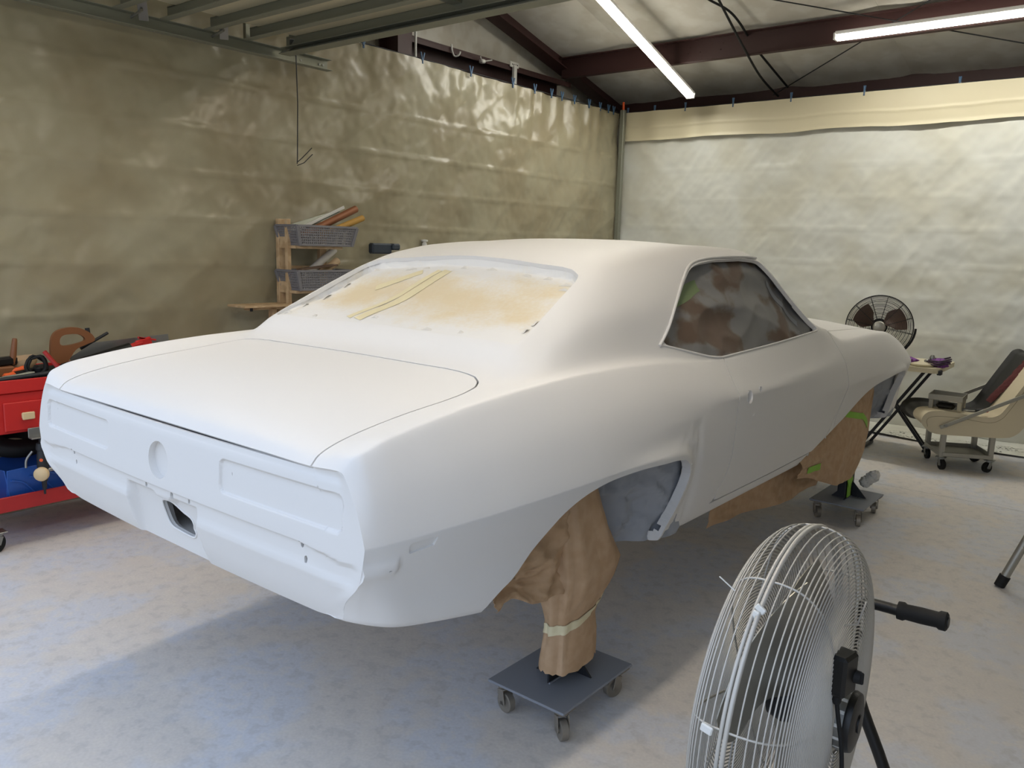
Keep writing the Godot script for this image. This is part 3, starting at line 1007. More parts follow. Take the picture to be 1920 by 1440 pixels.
# paper and tape over the openings
func smooth_at(x: float, z: float) -> float:
	# height of the upper skin
	var s := half_section(z)
	var ax := absf(x)
	for i in range(s.size() - 2, 20, -1):
		var a: Vector2 = s[i]; var b: Vector2 = s[i + 1]
		if a.x >= ax and b.x <= ax:
			return lerpf(b.y, a.y, (ax - b.x) / maxf(a.x - b.x, 1e-5))
	return 1.2
func build_masking(car: Node3D, back_glass: Poly, side_win: Poly, wscreen: Poly, _lid: Poly) -> void:
	var nz := FastNoiseLite.new()
	nz.seed = 7; nz.frequency = 6.0
	var rg := FastNoiseLite.new()
	rg.seed = 21; rg.frequency = 3.2; rg.fractal_type = FastNoiseLite.FRACTAL_RIDGED; rg.fractal_octaves = 3
	var sg := FastNoiseLite.new()
	sg.seed = 23; sg.frequency = 1.5; sg.fractal_type = FastNoiseLite.FRACTAL_RIDGED; sg.fractal_octaves = 2
	# rear window
	var P := []
	for i in 60:
		var z := lerpf(-.31, .215, i / 59.0)
		var row := []
		for j in 100:
			var x := lerpf(-.64, .64, j / 99.0)
			var d := pdist(back_glass, Vector2(x, z))
			var dip := .030 * smoothstep(-.004, .010, d) * (1.0 - .85 * smoothstep(-.05, .19, z)) + .006
			row.append(Vector3(x, smooth_at(x, z) - dip + .0016 * nz.get_noise_2d(x * 2, z * 2), z - dip * .4))
		P.append(row)
	var s := MB.new()
	s.has_u = true
	s.grid(P, Vector3(0, 1, 0), 0.0, Vector2(1 / 99.0, 1 / 59.0))
	s = s.clipped(func(p): return pdist(back_glass, xz(p)) + .012)
	var rw := part("rear_window_masking", s, M.window_paper, car, "cream masking paper over the rear window, white with overspray at its edges")
	# tape strips on it
	for t in [[-.08, -.225, -.17, .150, .050], [-.125, -.225, -.225, .145, .030], [-.21, -.215, -.35, -.09, .042]]:
		var tp := MB.new()
		var a := Vector2(t[0], t[1]); var b := Vector2(t[2], t[3])
		var side: Vector2 = (b - a).orthogonal().normalized() * t[4] * .5
		var G := []
		for i in 16:
			var q := a.lerp(b, i / 15.0)
			var row := []
			for e in [-1.0, -.33, .33, 1.0]:
				var w: Vector2 = q + side * e
				var dip := .030 * smoothstep(-.004, .010, pdist(back_glass, w)) * (1.0 - .85 * smoothstep(-.05, .19, w.y)) + .006
				row.append(Vector3(w.x, smooth_at(w.x, w.y) - dip + .0018, w.y - dip * .4))
			G.append(row)
		tp.grid(G, Vector3(0, 1, 0), .0006)
		part("tape", tp, M.tape, rw)
	# loose torn edges of paper and tape around the frame
	var rng := RandomNumberGenerator.new()
	rng.seed = 5
	var edge := [[-.50, -.225], [-.30, -.235], [-.22, -.24], [-.02, -.25], [.12, -.25], [.30, -.235], [.40, -.23], [.50, -.20], [.515, -.17], [.545, -.04], [.555, .04], [.565, .10], [-.54, -.10], [-.545, .0], [-.56, .09], [-.575, .16], [.35, .16], [.20, .165], [-.40, .165], [-.10, .13]]
	for e in edge:
		var tp := MB.new()
		var x: float = e[0]; var zz: float = e[1]
		var L := rng.randf_range(.02, .055)
		var dir := Vector2(1, rng.randf_range(-.25, .25)).normalized() if absf(zz) > .12 else Vector2(rng.randf_range(-.2, .2), 1).normalized()
		var G := []
		var nor := dir.orthogonal() * rng.randf_range(.006, .014)
		for i in 7:
			var tt := i / 6.0
			var q := Vector2(x, zz) + dir * L * (tt - .5)
			var dip := .030 * smoothstep(-.004, .010, pdist(back_glass, q)) * (1.0 - .85 * smoothstep(-.05, .19, q.y)) + .006
			var base := Vector3(q.x, smooth_at(q.x, q.y) - dip + .001, q.y - dip * .4)
			var lift := .008 * sin(PI * tt) * rng.randf_range(.6, 1.2) + .001
			G.append([base, base + Vector3(nor.x * .5, lift, nor.y * .5), base + Vector3(nor.x, lift * .7 + .001, nor.y)])
		tp.grid(G, Vector3(0, 1, 0), .0006)
		part("loose_paper_edge", tp, M.primer_paper, rw)
	# side windows
	for sd in [1.0, -1.0]:
		var G := []
		for i in 44:
			var y := lerpf(1.11, 1.525, i / 43.0)
			var row := []
			for j in 110:
				var z := lerpf(-.40, -2.02, j / 109.0)
				var x := side_x(clampf(y, 1.10, 1.50), clampf(z, -1.55, -.5)) - .034
				x += .030 * sg.get_noise_2d(z * 1.0, y * 1.5) + .0015 * nz.get_noise_2d(z * 2, y * 2) - .024
				row.append(Vector3(x * sd, y, z))
			G.append(row)
		var ms := MB.new()
		ms.has_u = true
		ms.grid(G, Vector3(sd, 0, 0), 0.0, Vector2(1 / 109.0, 1 / 43.0))
		ms = ms.clipped(func(p): return pdist(side_win, zy(p)) + .03)
		var sw := part("side_window_masking", ms, M.side_paper, car, "crumpled masking paper dulled by grey overspray behind the window opening")
		if sd > 0:
			for t in [[-.60, 1.325, -.95, 1.40, .045], [-1.62, 1.40, -1.86, 1.20, .03]]:
				var tp := MB.new()
				var a := Vector2(t[0], t[1]); var b := Vector2(t[2], t[3])
				var nn: Vector2 = (b - a).orthogonal().normalized() * t[4] * .5
				var H := []
				for i in 24:
					var q := a.lerp(b, i / 23.0)
					var row := []
					for e in [-1.0, -.4, .4, 1.0]:
						var w2: Vector2 = q + nn * e
						var x := side_x(clampf(w2.y, 1.10, 1.50), clampf(w2.x, -1.55, -.5)) - .034
						x += .030 * sg.get_noise_2d(w2.x, w2.y * 1.5) + .0015 * nz.get_noise_2d(w2.x * 2, w2.y * 2) - .024
						row.append(Vector3(x + .003, w2.y, w2.x))
					H.append(row)
				tp.grid(H, Vector3(1, 0, 0), .0006)
				part("tape", tp, M.green_dull if t[4] > .04 else M.grey_paper, sw)
		# drip rail along the rear edge and the top of the opening
		var dr := []
		for q in v2([-.445, 1.205, -.52, 1.262, -.605, 1.337, -.70, 1.402, -.755, 1.436, -.81, 1.466, -.87, 1.487, -.95, 1.501, -1.1, 1.513, -1.37, 1.519, -1.53, 1.513]):
			dr.append(Vector3((side_x(minf(q.y, 1.51), q.x) + .003) * sd, q.y, q.x))
		var rl := MB.new()
		rl.tube(spline3(dr, 4), .0055, 8)
		part("drip_rail", rl, M.primer, car)
		var bm := []
		for q in v2([-.46, 1.203, -.60, 1.174, -.76, 1.141, -.85, 1.131, -.92, 1.131, -1.41, 1.145, -1.94, 1.167]):
			bm.append(Vector3((side_x(q.y - .004, q.x) - .003) * sd, q.y + .003, q.x))
		var bl := MB.new()
		bl.tube(spline3(bm, 4), .0045, 8)
		part("belt_moulding", bl, M.primer, car)
	# windscreen paper
	var W := []
	for i in 24:
		var z := lerpf(-1.62, -2.18, i / 23.0)
		var row := []
		for j in 40:
			var x := lerpf(-.70, .70, j / 39.0)
			row.append(Vector3(x, smooth_at(x, z) - .02 + .003 * nz.get_noise_2d(x * 3, z * 3), z))
		W.append(row)
	var ws := MB.new()
	ws.grid(W, Vector3(0, 1, 0))
	ws = ws.clipped(func(p): return pdist(wscreen, xz(p)) + .015)
	part("windscreen_masking", ws, M.grey_paper, car)
	# lining of the wheel housings
	for sd in [1.0, -1.0]:
		for a in [[.02, -.46, .54, .90], [-2.70, -3.28, .56, .90]]:
			var G := []
			for i in 30:
				var y := lerpf(a[2], a[3], i / 29.0)
				var row := []
				for j in 34:
					var z := lerpf(a[0], a[1], j / 33.0)
					var x := .70 + .160 * smoothstep(.2, 1.0, j / 33.0) + .030 * (1.0 - .8 * smoothstep(.5, 1.0, j / 33.0)) * rg.get_noise_2d(z * 2.0 + 9, y * 2.0) + .01 * nz.get_noise_2d(z * 4, y * 4)
					row.append(Vector3(x * sd, y, z))
				G.append(row)
			var ml := MB.new()
			ml.grid(G, Vector3(sd, 0, 0))
			part("wheel_housing_masking", ml, M.grey_paper, car, "crumpled paper sprayed grey inside the wheel opening")
# ---------------------------------------------------------------- the building
func roof_y(z: float) -> float:
	return 3.18 + .25 * (z + 6.2) if z < -2.25 else 3.18 + .25 * (3.95 - (z + 2.25))
func build_room() -> void:
	# floor slabs with saw-cut joints
	var fl := Node3D.new()
	fl.name = "floor"
	add_child(fl)
	fl.set_meta("kind", "structure")
	for a in [[-3.4, 4.5, -6.4, -3.703], [-3.4, 4.5, -3.697, 1.43]]:
		var s := MB.new()
		s.cbox(Vector3((a[0] + a[1]) / 2, -.06, (a[2] + a[3]) / 2), Vector3(a[1] - a[0], .12, a[3] - a[2]), .003)
		part("slab", s, M.concrete, fl)
	var jt := MB.new()
	jt.cbox(Vector3(.55, -.11, -3.7), Vector3(7.9, .18, .04), .0)
	part("joint_filler", jt, M.concrete, fl)
	var dv := MB.new()
	dv.cbox(Vector3(0, -.065, 11.435), Vector3(40, .12, 20), .0)
	setting("floor_driveway", dv, M.drive, "pale concrete driveway outside the open door")
	# walls
	var w := MB.new()
	w.cbox(Vector3(-3.40, 2.2, -2.5), Vector3(.14, 4.5, 7.86), .0)
	setting("wall_left", w, M.insulation)
	w = MB.new()
	w.cbox(Vector3(.55, 1.7, -6.40), Vector3(8.1, 3.5, .14), .0)
	setting("wall_back", w, M.insulation)
	w = MB.new()
	w.cbox(Vector3(4.55, 2.2, -2.5), Vector3(.14, 4.5, 7.86), .0)
	setting("wall_right", w, M.insulation)
	w = MB.new()
	w.cbox(Vector3(-2.93, 1.7, 1.36), Vector3(.96, 3.5, .14), .0)
	w.cbox(Vector3(3.60, 1.7, 1.36), Vector3(1.9, 3.5, .14), .0)
	w.cbox(Vector3(.10, 3.06, 1.36), Vector3(5.2, .78, .14), .0)
	setting("wall_front", w, M.insulation)
	# roof lining in strips between the seams
	var c := Node3D.new()
	c.name = "ceiling"
	add_child(c)
	c.set_meta("kind", "structure")
	var nz := FastNoiseLite.new()
	nz.seed = 91; nz.frequency = .8
	for half in 2:
		for k in 7:
			var x0 := -3.45 + k * 1.16
			var P := []
			for i in 20:
				var z := lerpf(-6.47, -2.25, i / 19.0) if half == 0 else lerpf(-2.25, 1.5, i / 19.0)
				var row := []
				for j in 13:
					var t := j / 12.0
					var sag := .022 * (1 - pow(2 * t - 1, 4.0)) + .012 * nz.get_noise_2d((x0 + t) * 3.0, z)
					row.append(Vector3(x0 + 1.16 * t, roof_y(z) - sag, z))
				P.append(row)
			var s := MB.new()
			s.grid(P, Vector3(0, -1, 0), .05)
			part("lining_strip", s, M.insulation, c)
	# red iron frame: gable rafter, purlins, eave strut, post and girt
	var sl := Vector3(0, .25, 1).normalized()
	var upn := Vector3(0, 1, -.25).normalized()
	var a0 := Vector3(-3.06, 3.03, -6.25)
	var a1 := Vector3(-3.06, 3.03 + .25 * 4.0, -2.25)
	var r := MB.new()
	r.bar(a0, a1, .17, .014, upn, .001)
	r.bar(a0 + upn * .10, a1 + upn * .10, .012, .2, upn, .001)
	r.bar(a0 + upn * .20, a1 + upn * .20, .17, .014, upn, .001)
	setting("trim_1", r, M.red_oxide, "dark red steel rafter sloping along the gable wall")
	var n := 2
	for z in [-5.02, -3.65, -2.4]:
		var p := MB.new()
		var y: float = roof_y(z) - .03
		p.cbox(Vector3(.6, y - .10, z), Vector3(7.3, .18, .008), .001)
		p.cbox(Vector3(.6, y - .19, z - .03), Vector3(7.3, .008, .066), .001)
		p.cbox(Vector3(.6, y - .01, z + .03), Vector3(7.3, .008, .066), .001)
		for q in [-1.62, -1.60, -1.52, -1.50, -1.30, -1.28]:
			p.lathe([Vector2(.007, 0), Vector2(.007, .006), Vector2(0, .008)], Transform3D(along(Vector3(0, 0, 1)), Vector3(q, y - .12 + (.05 if int(q * 100) % 4 == 0 else .0), z + .004)), 6)
		setting("trim_%d" % n, p, M.red_oxide, "dark red steel purlin under the roof lining")
		n += 1
	var e := MB.new()
	e.cbox(Vector3(.6, 3.05, -6.20), Vector3(7.3, .25, .01), .001)
	e.cbox(Vector3(.6, 3.175, -6.24), Vector3(7.3, .01, .09), .001)
	e.cbox(Vector3(.6, 2.925, -6.24), Vector3(7.3, .01, .09), .001)
	setting("trim_%d" % n, e, M.red_oxide, "dark red steel eave strut above the back sheet")
	n += 1
	var g := MB.new()
	for q in [[3.235, .012], [3.045, .012]]:
		g.cbox(Vector3(-3.17, q[0], -4.02), Vector3(.20, q[1], 2.4), .001)
	g.cbox(Vector3(-3.26, 3.14, -4.02), Vector3(.012, .19, 2.4), .001)
	g.cbox(Vector3(-3.075, 3.215, -4.02), Vector3(.008, .05, 2.4), .001)
	setting("trim_%d" % n, g, M.red_oxide, "dark red steel channel girt along the gable wall")
	n += 1
	var po := MB.new()
	po.cbox(Vector3(-3.02, 2.0, -2.78), Vector3(.012, 4.0, .16), .001)
	po.cbox(Vector3(-3.13, 2.0, -2.78), Vector3(.20, 4.0, .012), .001)
	po.cbox(Vector3(-3.24, 2.0, -2.78), Vector3(.012, 4.0, .16), .001)
	setting("trim_%d" % n, po, M.red_oxide, "dark red steel post of the gable wall")
	# pale conduit beside the post, bracket on the girt, hooks
	var t := MB.new()
	t.tube([Vector3(-3.0, .0, -2.885), Vector3(-3.0, 3.9, -2.885)], .011, 8)
	single("conduit", t, M.white_metal, Vector3(-3.0, 0, -2.885), "thin pale conduit running up beside the dark red gable post", "conduit")
	var br := thing("strut_bracket", "white slotted steel bracket bolted across the dark red girt", "bracket", Vector3(-3.05, 2.9, -4.25))
	var b := MB.new()
	b.cbox(Vector3(-3.05, 3.08, -4.25), Vector3(.03, .32, .045), .003)
	part("upright", b, M.white_metal, br)
	b = MB.new()
	b.cbox(Vector3(-3.055, 3.245, -4.25), Vector3(.012, .05, .13), .002)
	part("plate", b, M.white_metal, br)
	for q in [-.04, -.015, .012, .035]:
		b = MB.new()
		b.lathe([Vector2(.006, 0), Vector2(.006, .003), Vector2(0, .004)], Transform3D(along(Vector3.RIGHT), Vector3(-3.049, 3.245, -4.25 + q)), 8)
		part("bolt_head", b, M.dark_steel, br)
	var hk := MB.new()
	hk.tube(spline3([Vector3(-3.06, 3.26, -3.38), Vector3(-3.05, 3.20, -3.38), Vector3(-3.03, 3.16, -3.39), Vector3(-3.0, 3.17, -3.41), Vector3(-2.99, 3.20, -3.42)]), .008, 8)
	single("hook", hk, M.white_metal, Vector3(-3.06, 3.16, -3.38), "white metal hook hung over the dark red girt beside the post", "hook")
	var bc := thing("beam_clamp", "small white clamp on the dark red girt between hook and bracket", "clamp", Vector3(-3.05, 3.17, -3.78))
	var cl := MB.new()
	cl.cbox(Vector3(-3.05, 3.19, -3.78), Vector3(.05, .035, .05), .008)
	part("body", cl, M.white_metal, bc)
	for q in [-.04, .04]:
		cl = MB.new()
		cl.tube([Vector3(-3.04, 3.195, -3.78 + q * .6), Vector3(-3.0, 3.21, -3.78 + q * 2)], .006, 6)
		part("screw", cl, M.white_metal, bc)
	# brace rods and cables under the roof
	var rods := [[ray_roof(1744, 0, .14), ray_roof(1450, 178, .10)], [ray_roof(1455, 0, .16), ray_roof(1920, 81, .16)]]
	var labs := ["thin steel brace rod rising from the eave past the lamp over the back sheet", "thin steel brace rod crossing under the purlin towards the right wall"]
	for i in 2:
		var m2 := MB.new()
		var d: Vector3 = rods[i][1] - rods[i][0]
		m2.tube([rods[i][0] - d * .12, rods[i][1]], .005, 6)
		single("brace_rod", m2, M.dark_steel, rods[i][1], labs[i], "rod", "roof brace rods")
	var cb := MB.new()
	cb.tube(spline3([ray_roof(1335, -25, .22), ray_roof(1348, 0, .23), ray_roof(1387, 75, .24), ray_roof(1425, 142, .20), ray_roof(1459, 180, .12)]), .010, 8)
	single("cable", cb, M.rubber, ray_roof(1459, 180, .12), "black cable hanging straight in front of the purlin", "cable")
	cb = MB.new()
	cb.tube(spline3([ray_roof(1310, -14, .06), ray_roof(1331, 0, .06), ray_roof(1365, 19, .06), ray_roof(1387, 43, .06), ray_roof(1414, 86, .07), ray_roof(1446, 126, .07), ray_roof(1477, 163, .07)]), .010, 8)
	single("cable", cb, M.rubber, ray_roof(1477, 163, .07), "black cable bending over the purlin beside the straight one", "cable")
# where a line of sight of the survey passes `drop` below the roof lining
func ray_roof(u: float, v: float, drop: float) -> Vector3:
	var b := Basis.from_euler(Vector3(-0.168688, 0.676940, 0.0296085))
	var d := b * Vector3((u - 960) / 1523.87, -(v - 720) / 1523.87, -1)
	var o := Vector3(2.132, 1.537, 2.095)
	return o + d * ((3.18 - drop + .25 * (o.z + 6.2) - o.y) / (d.y - .25 * d.z))

func build_door_overhead() -> void:
	var d := thing("sectional_door", "raised sectional garage door with grey ribs, open under the roof", "garage door", Vector3(0, 2.7, -1.2))
	var zs := [-1.22, -.735, -.25, .235, .72, 1.205]
	for i in 5:
		var s := MB.new()
		s.cbox(Vector3(.1, 2.80, (zs[i] + zs[i + 1]) / 2), Vector3(4.86, .03, .478), .004)
		part("section", s, M.cream_panel if M.has("cream_panel") else M.insulation, d)
	var z := -1.195
	for k in 10:
		var r := MB.new()
		r.cbox(Vector3(.1, 2.755, z), Vector3(5.04, .075, .006), .001)
		r.cbox(Vector3(.1, 2.72, z + .022), Vector3(5.04, .005, .05), .001)
		r.cbox(Vector3(.1, 2.785, z - .022), Vector3(5.04, .005, .05), .001)
		if k == 0:
			r.cbox(Vector3(.1, 2.745, z - .02), Vector3(5.04, .13, .008), .002)
			r.cbox(Vector3(.1, 2.682, z + .02), Vector3(5.04, .006, .085), .002)
		part("rib", r, M.galv, d)
		z += .262
	for x in [-.95, 1.3]:
		for i in 5:
			var st := MB.new()
			st.cbox(Vector3(x, 2.775, (zs[i] + zs[i + 1]) / 2), Vector3(.07, .02, .46), .003)
			part("stile", st, M.galv, d)
	for i in 5:
		var hg := MB.new()
		hg.bar(Vector3(-2.34, 2.77, zs[i] + .03), Vector3(-2.42, 2.69, zs[i] - .02), .05, .012)
		hg.tube([Vector3(-2.36, 2.725, zs[i] + .02), Vector3(-2.48, 2.705, zs[i] + .02)], .008, 8)
		part("roller_bracket", hg, M.steel, d)
	var t := thing("door_track", "grey steel door track with bolt holes running under the raised door", "track", Vector3(-2.5, 2.66, -1.6))
	var c := MB.new()
	c.cbox(Vector3(-2.53, 2.70, -.20), Vector3(.004, .07, 2.8), .001)
	c.cbox(Vector3(-2.50, 2.667, -.20), Vector3(.06, .004, 2.8), .001)
	c.cbox(Vector3(-2.505, 2.735, -.20), Vector3(.05, .004, 2.8), .001)
	c.cbox(Vector3(-2.555, 2.745, -.20), Vector3(.05, .004, 2.8), .001)
	part("channel", c, M.galv, t)
	for q in [-1.56, -1.53, -1.38]:
		var h := MB.new()
		h.lathe([Vector2(.008, 0), Vector2(.008, .004), Vector2(0, .005)], Transform3D(along(Vector3.RIGHT), Vector3(-2.527, 2.70, q)), 8)
		part("bolt", h, M.steel, t)
	for q in [-1.0, .6]:
		var h := MB.new()
		h.cbox(Vector3(-2.56, 3.1, q), Vector3(.03, .75, .03), .002)
		part("hanger", h, M.galv, t)
	# wire hook hanging from the door
	var w := MB.new()
	w.tube([Vector3(-2.40, 2.705, -1.216), Vector3(-2.40, 2.69, -1.25), Vector3(-2.405, 2.40, -1.262), Vector3(-2.40, 2.06, -1.250), Vector3(-2.40, 2.02, -1.248)], .0035, 6)
	w.tube([Vector3(-2.40, 2.03, -1.248), Vector3(-2.39, 2.06, -1.28), Vector3(-2.38, 2.13, -1.35)], .003, 6)
	w.tube([Vector3(-2.40, 2.01, -1.248), Vector3(-2.385, 2.03, -1.29), Vector3(-2.38, 2.09, -1.355)], .003, 6)
	single("pull_wire", w, M.dark_steel, Vector3(-2.4, 2.705, -1.216), "long thin wire with a hooked end hanging from the raised door", "wire")

func tube_lamp(a: Vector3, b: Vector3, label: String, power := LAMP, tone := Color(1, 1, .98)) -> void:
	var t := thing("tube_lamp", label, "tube lamp", (a + b) / 2)
	var d := (b - a).normalized()
	var L := (b - a).length()
	var side := d.cross(Vector3.UP).normalized()
	var up := side.cross(d)
	var h := MB.new()
	h.bar(a + up * .035, b + up * .035, .075, .03, up, .004)
	part("housing", h, M.fixture, t)
	for s in [-1, 1]:
		var g := MB.new()
		g.tube([a + side * .028 * s + d * .02, b + side * .028 * s - d * .02], .015, 12)
		part("tube", g, M.led, t)
	for e in [a, b]:
		var c := MB.new()
		c.box(Vector3(.085, .055, .02), Transform3D(Basis(side, up, -d), e + up * .012), .004)
		part("end_cap", c, M.fixture, t)
	var l := AreaLight3D.new()
	l.name = "lamp_glow"
	l.area_size = Vector2(.08, L)
	l.light_color = tone
	l.light_energy = power
	l.area_range = 16.0
	l.area_attenuation = 2.0
	l.shadow_enabled = true
	t.add_child(l)
	l.transform = Transform3D(Basis(side, d, side.cross(d)).orthonormalized(), up * -.03)
	if (l.transform.basis * Vector3(0, 0, -1)).dot(up) > 0:
		l.transform.basis = Basis(-side, d, (-side).cross(d))
const LAMP := 2.15
const ADDED_LAMP_X := .95
const ADDED_LAMP_C := .4
func build_lights() -> void:
	var a := Vector3(-1.73, 3.0, -5.33)
	var dir := (Vector3(-1.73, 3.50, -3.72) - a).normalized()
	tube_lamp(a, a + dir * 2.4, "long white tube lamp hanging along the slope near the corner pole")
	tube_lamp(Vector3(-.22, 3.24, -4.83), Vector3(2.2, 3.24, -4.80), "long white tube lamp fixed under the purlin above the back sheet")
	tube_lamp(Vector3(-1.25, 2.62, 1.15), Vector3(-1.25, 2.62, .05), "unseen white tube lamp added as fill light under the raised door on the tool cart's side", ADDED_LAMP_X, Color(1, .94, .86))  # unseen lamp, added to lift the brightness of the trunk lid
	tube_lamp(Vector3(1.0, 2.62, 1.15), Vector3(1.0, 2.62, -.35), "unseen white tube lamp added as fill light under the raised door on the floor fan's side", ADDED_LAMP_X, Color(1, .94, .86))  # second added lamp out of view, fills the trunk and tail from the right
	tube_lamp(Vector3(-1.6, 2.97, -1.65), Vector3(.3, 2.97, -1.65), "unseen white tube lamp added as fill light just inside the raised door", ADDED_LAMP_C, Color(1, .90, .76))  # added out of view behind the door edge to brighten the car roof


# ---------------------------------------------------------------- plastic sheets
func build_sheets() -> void:
	var n1 := FastNoiseLite.new()
	n1.seed = 101; n1.frequency = .55; n1.fractal_octaves = 3
	var rd := FastNoiseLite.new()
	rd.seed = 103; rd.frequency = .9; rd.fractal_type = FastNoiseLite.FRACTAL_RIDGED; rd.fractal_octaves = 2
	var wr := FastNoiseLite.new()
	wr.seed = 105; wr.frequency = 1.4; wr.fractal_type = FastNoiseLite.FRACTAL_RIDGED; wr.fractal_octaves = 3
	var folds := [2.50, 2.20, 1.93, 1.65, 1.36, 1.08, .78, .48]
	var P := []
	for i in 150:
		var t := i / 149.0
		var y := lerpf(.0, 2.955, t)
		var row := []
		for j in 330:
			var z := lerpf(1.20, -5.60, j / 329.0)
			var x := -2.70
			x += .030 * n1.get_noise_2d(z * 1.2, y * 1.2)
			# drapes hanging from the top edge
			x += .011 * sin(z * 26.0 + 3.0 * n1.get_noise_2d(z * 2, 5)) * smoothstep(2.3, 2.95, y) * smoothstep(-1.5, -4.5, z)
			# slanting pulls
			x += .022 * rd.get_noise_2d((z * .75 + y * 1.15) * 1.0, (y - z) * .18) * smoothstep(.4, 1.2, y)
			x += .004 * wr.get_noise_2d(z * 2.2 + y * 1.6, (y - z * .3) * 1.1)
			for f in folds:
				var yy: float = f + .012 * n1.get_noise_2d(z * 1.7, f * 7)
				x += .010 * exp(-pow((y - yy) / .013, 2.0)) * (0.8 + .6 * n1.get_noise_2d(z * 2.5, f * 3))
			row.append(Vector3(x, y, z))
		P.append(row)
	var m := MB.new()
	m.grid(P, Vector3(1, 0, 0))
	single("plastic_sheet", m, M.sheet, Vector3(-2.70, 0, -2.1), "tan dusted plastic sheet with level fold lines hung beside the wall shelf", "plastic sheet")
	P = []
	var folds2 := [2.35, 2.05, 1.78, 1.47, 1.17, .87, .57]
	for i in 140:
		var s := i / 139.0 * 3.30
		var row := []
		for j in 300:
			var x := lerpf(-2.66, 4.4, j / 299.0)
			var y := s - .36
			var z := -5.65
			if y < .03:
				# the foot of the sheet lies out on the floor
				var o: float = (.36 - s)
				y = .006 + .012 * (1 + n1.get_noise_2d(x * 3, s * 6)) + .03 * smoothstep(.28, .36, s)
				z = -5.65 + maxf(o, 0.0) * (.75 + .3 * sin(x * 1.7))
			else:
				z += .022 * n1.get_noise_2d(x * 1.1, y * 1.1)
				z += .007 * wr.get_noise_2d(x * 1.3 - y * .9, y * .5) * smoothstep(.2, 1.0, y)
				z += .006 * rd.get_noise_2d((x - y) * 1.4, (x + y) * .3) * smoothstep(1.2, 2.6, y)
				for f in folds2:
					var yy: float = f + .012 * n1.get_noise_2d(x * 1.7, f * 7)
					z += .006 * exp(-pow((y - yy) / .014, 2.0)) * (0.6 + .6 * n1.get_noise_2d(x * 2.5, f * 3))
			row.append(Vector3(x, y, z))
		P.append(row)
	m = MB.new()
	m.grid(P, Vector3(0, 0, 1))
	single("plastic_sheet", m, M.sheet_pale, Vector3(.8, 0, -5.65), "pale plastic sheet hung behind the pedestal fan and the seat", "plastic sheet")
	P = []
	for i in 30:
		var row := []
		for j in 260:
			var x := lerpf(-2.64, 4.4, j / 259.0)
			var bot := 2.655 + .02 * n1.get_noise_2d(x * 1.3, 40)
			var y := lerpf(bot, 2.955, i / 29.0)
			var z := -5.615 + .012 * n1.get_noise_2d(x * 1.5, y * 2 + 20) + .008 * sin(x * 19 + 2 * n1.get_noise_2d(x * 3, 1)) * smoothstep(-.4, -2.2, x)
			z += .006 * exp(-pow((y - bot - .13) / .01, 2.0)) + .01 * smoothstep(bot + .03, bot, y)
			row.append(Vector3(x, y, z))
		P.append(row)
	m = MB.new()
	m.grid(P, Vector3(0, 0, 1), .001)
	single("sheet_flap", m, M.sheet_flap, Vector3(.8, 2.65, -5.61), "cream strip of plastic folded over the top of the pale sheet", "plastic sheet")
	# line that carries the sheets
	var l := MB.new()
	l.tube([Vector3(-2.70, 2.965, 1.26), Vector3(-2.70, 2.965, -5.65)], .004, 6)
	single("hanging_line", l, M.dark_steel, Vector3(-2.70, 2.965, -2), "thin line along the top of the tan sheet", "line")
	l = MB.new()
	l.tube([Vector3(-2.70, 2.965, -5.65), Vector3(4.4, 2.965, -5.65)], .004, 6)
	single("hanging_line", l, M.dark_steel, Vector3(.8, 2.965, -5.65), "thin line along the top of the pale sheet", "line")
	var cp := thing("corner_pole", "grey steel pole standing where the two plastic sheets meet", "pole", Vector3(-2.625, 0, -5.565))
	var q := MB.new()
	q.cbox(Vector3(-2.625, 1.49, -5.565), Vector3(.05, 2.98, .05), .004)
	part("post", q, M.galv, cp)
	q = MB.new()
	q.tube([Vector3(-2.625, 2.96, -5.565), Vector3(-2.625, 3.06, -5.565)], .012, 8)
	part("tip", q, M.orange, cp, "orange tip")
	# spring clips
	var first: Node3D = null
	for z in [-2.05, -2.65, -3.22, -3.78, -4.10, -4.36, -4.53, -4.74, -5.0, -5.2, -5.36, -5.46]:
		first = clip(Vector3(-2.69, 2.955, z), true, first)
	first = null
	for x in [-2.60, -2.28, -1.93, -1.42, -.85, -.20, .55, 1.4, 2.3]:
		first = clip(Vector3(x, 2.955, -5.63), false, first)
func clip(at: Vector3, left: bool, first: Node3D) -> Node3D:
	if first:
		copy(first, at - first.position)
		return first
	var t := thing("spring_clip", "small spring clip holding the top of the tan sheet" if left else "small spring clip holding the top of the pale sheet", "clip", at, "clips on the tan sheet" if left else "clips on the pale sheet")
	var d := Vector3(0, 0, 1) if left else Vector3(.35, 0, 0)
	var o := Vector3(.012, 0, 0) if left else Vector3(0, 0, .012)
	for s in [-1, 1]:
		var b := MB.new()
		b.bar(at + o + Vector3(0, -.03, 0) - d * .004 * s, at + o + Vector3(0, .055, 0) + d * .020 * s, .010, .012, Vector3(0, 1, .2), .002)
		part("jaw", b, M.clip_blue, t)
	var r := MB.new()
	r.tube(circle3(at + o + Vector3(0, .005, 0), o, .009, 12), .002, 5, true)
	part("spring", r, M.steel, t)
	return t
# ---------------------------------------------------------------- things in the shop
func build_objects() -> void:
	build_stands()
	build_big_fan()
	build_table()
	build_seat()
	build_cart()
	build_shelf()
	build_work_stand()

func fnoise(sd: int, fr: float, ridged := false) -> FastNoiseLite:
	var n := FastNoiseLite.new()
	n.seed = sd
	n.frequency = fr
	if ridged:
		n.fractal_type = FastNoiseLite.FRACTAL_RIDGED
	n.fractal_octaves = 3
	return n

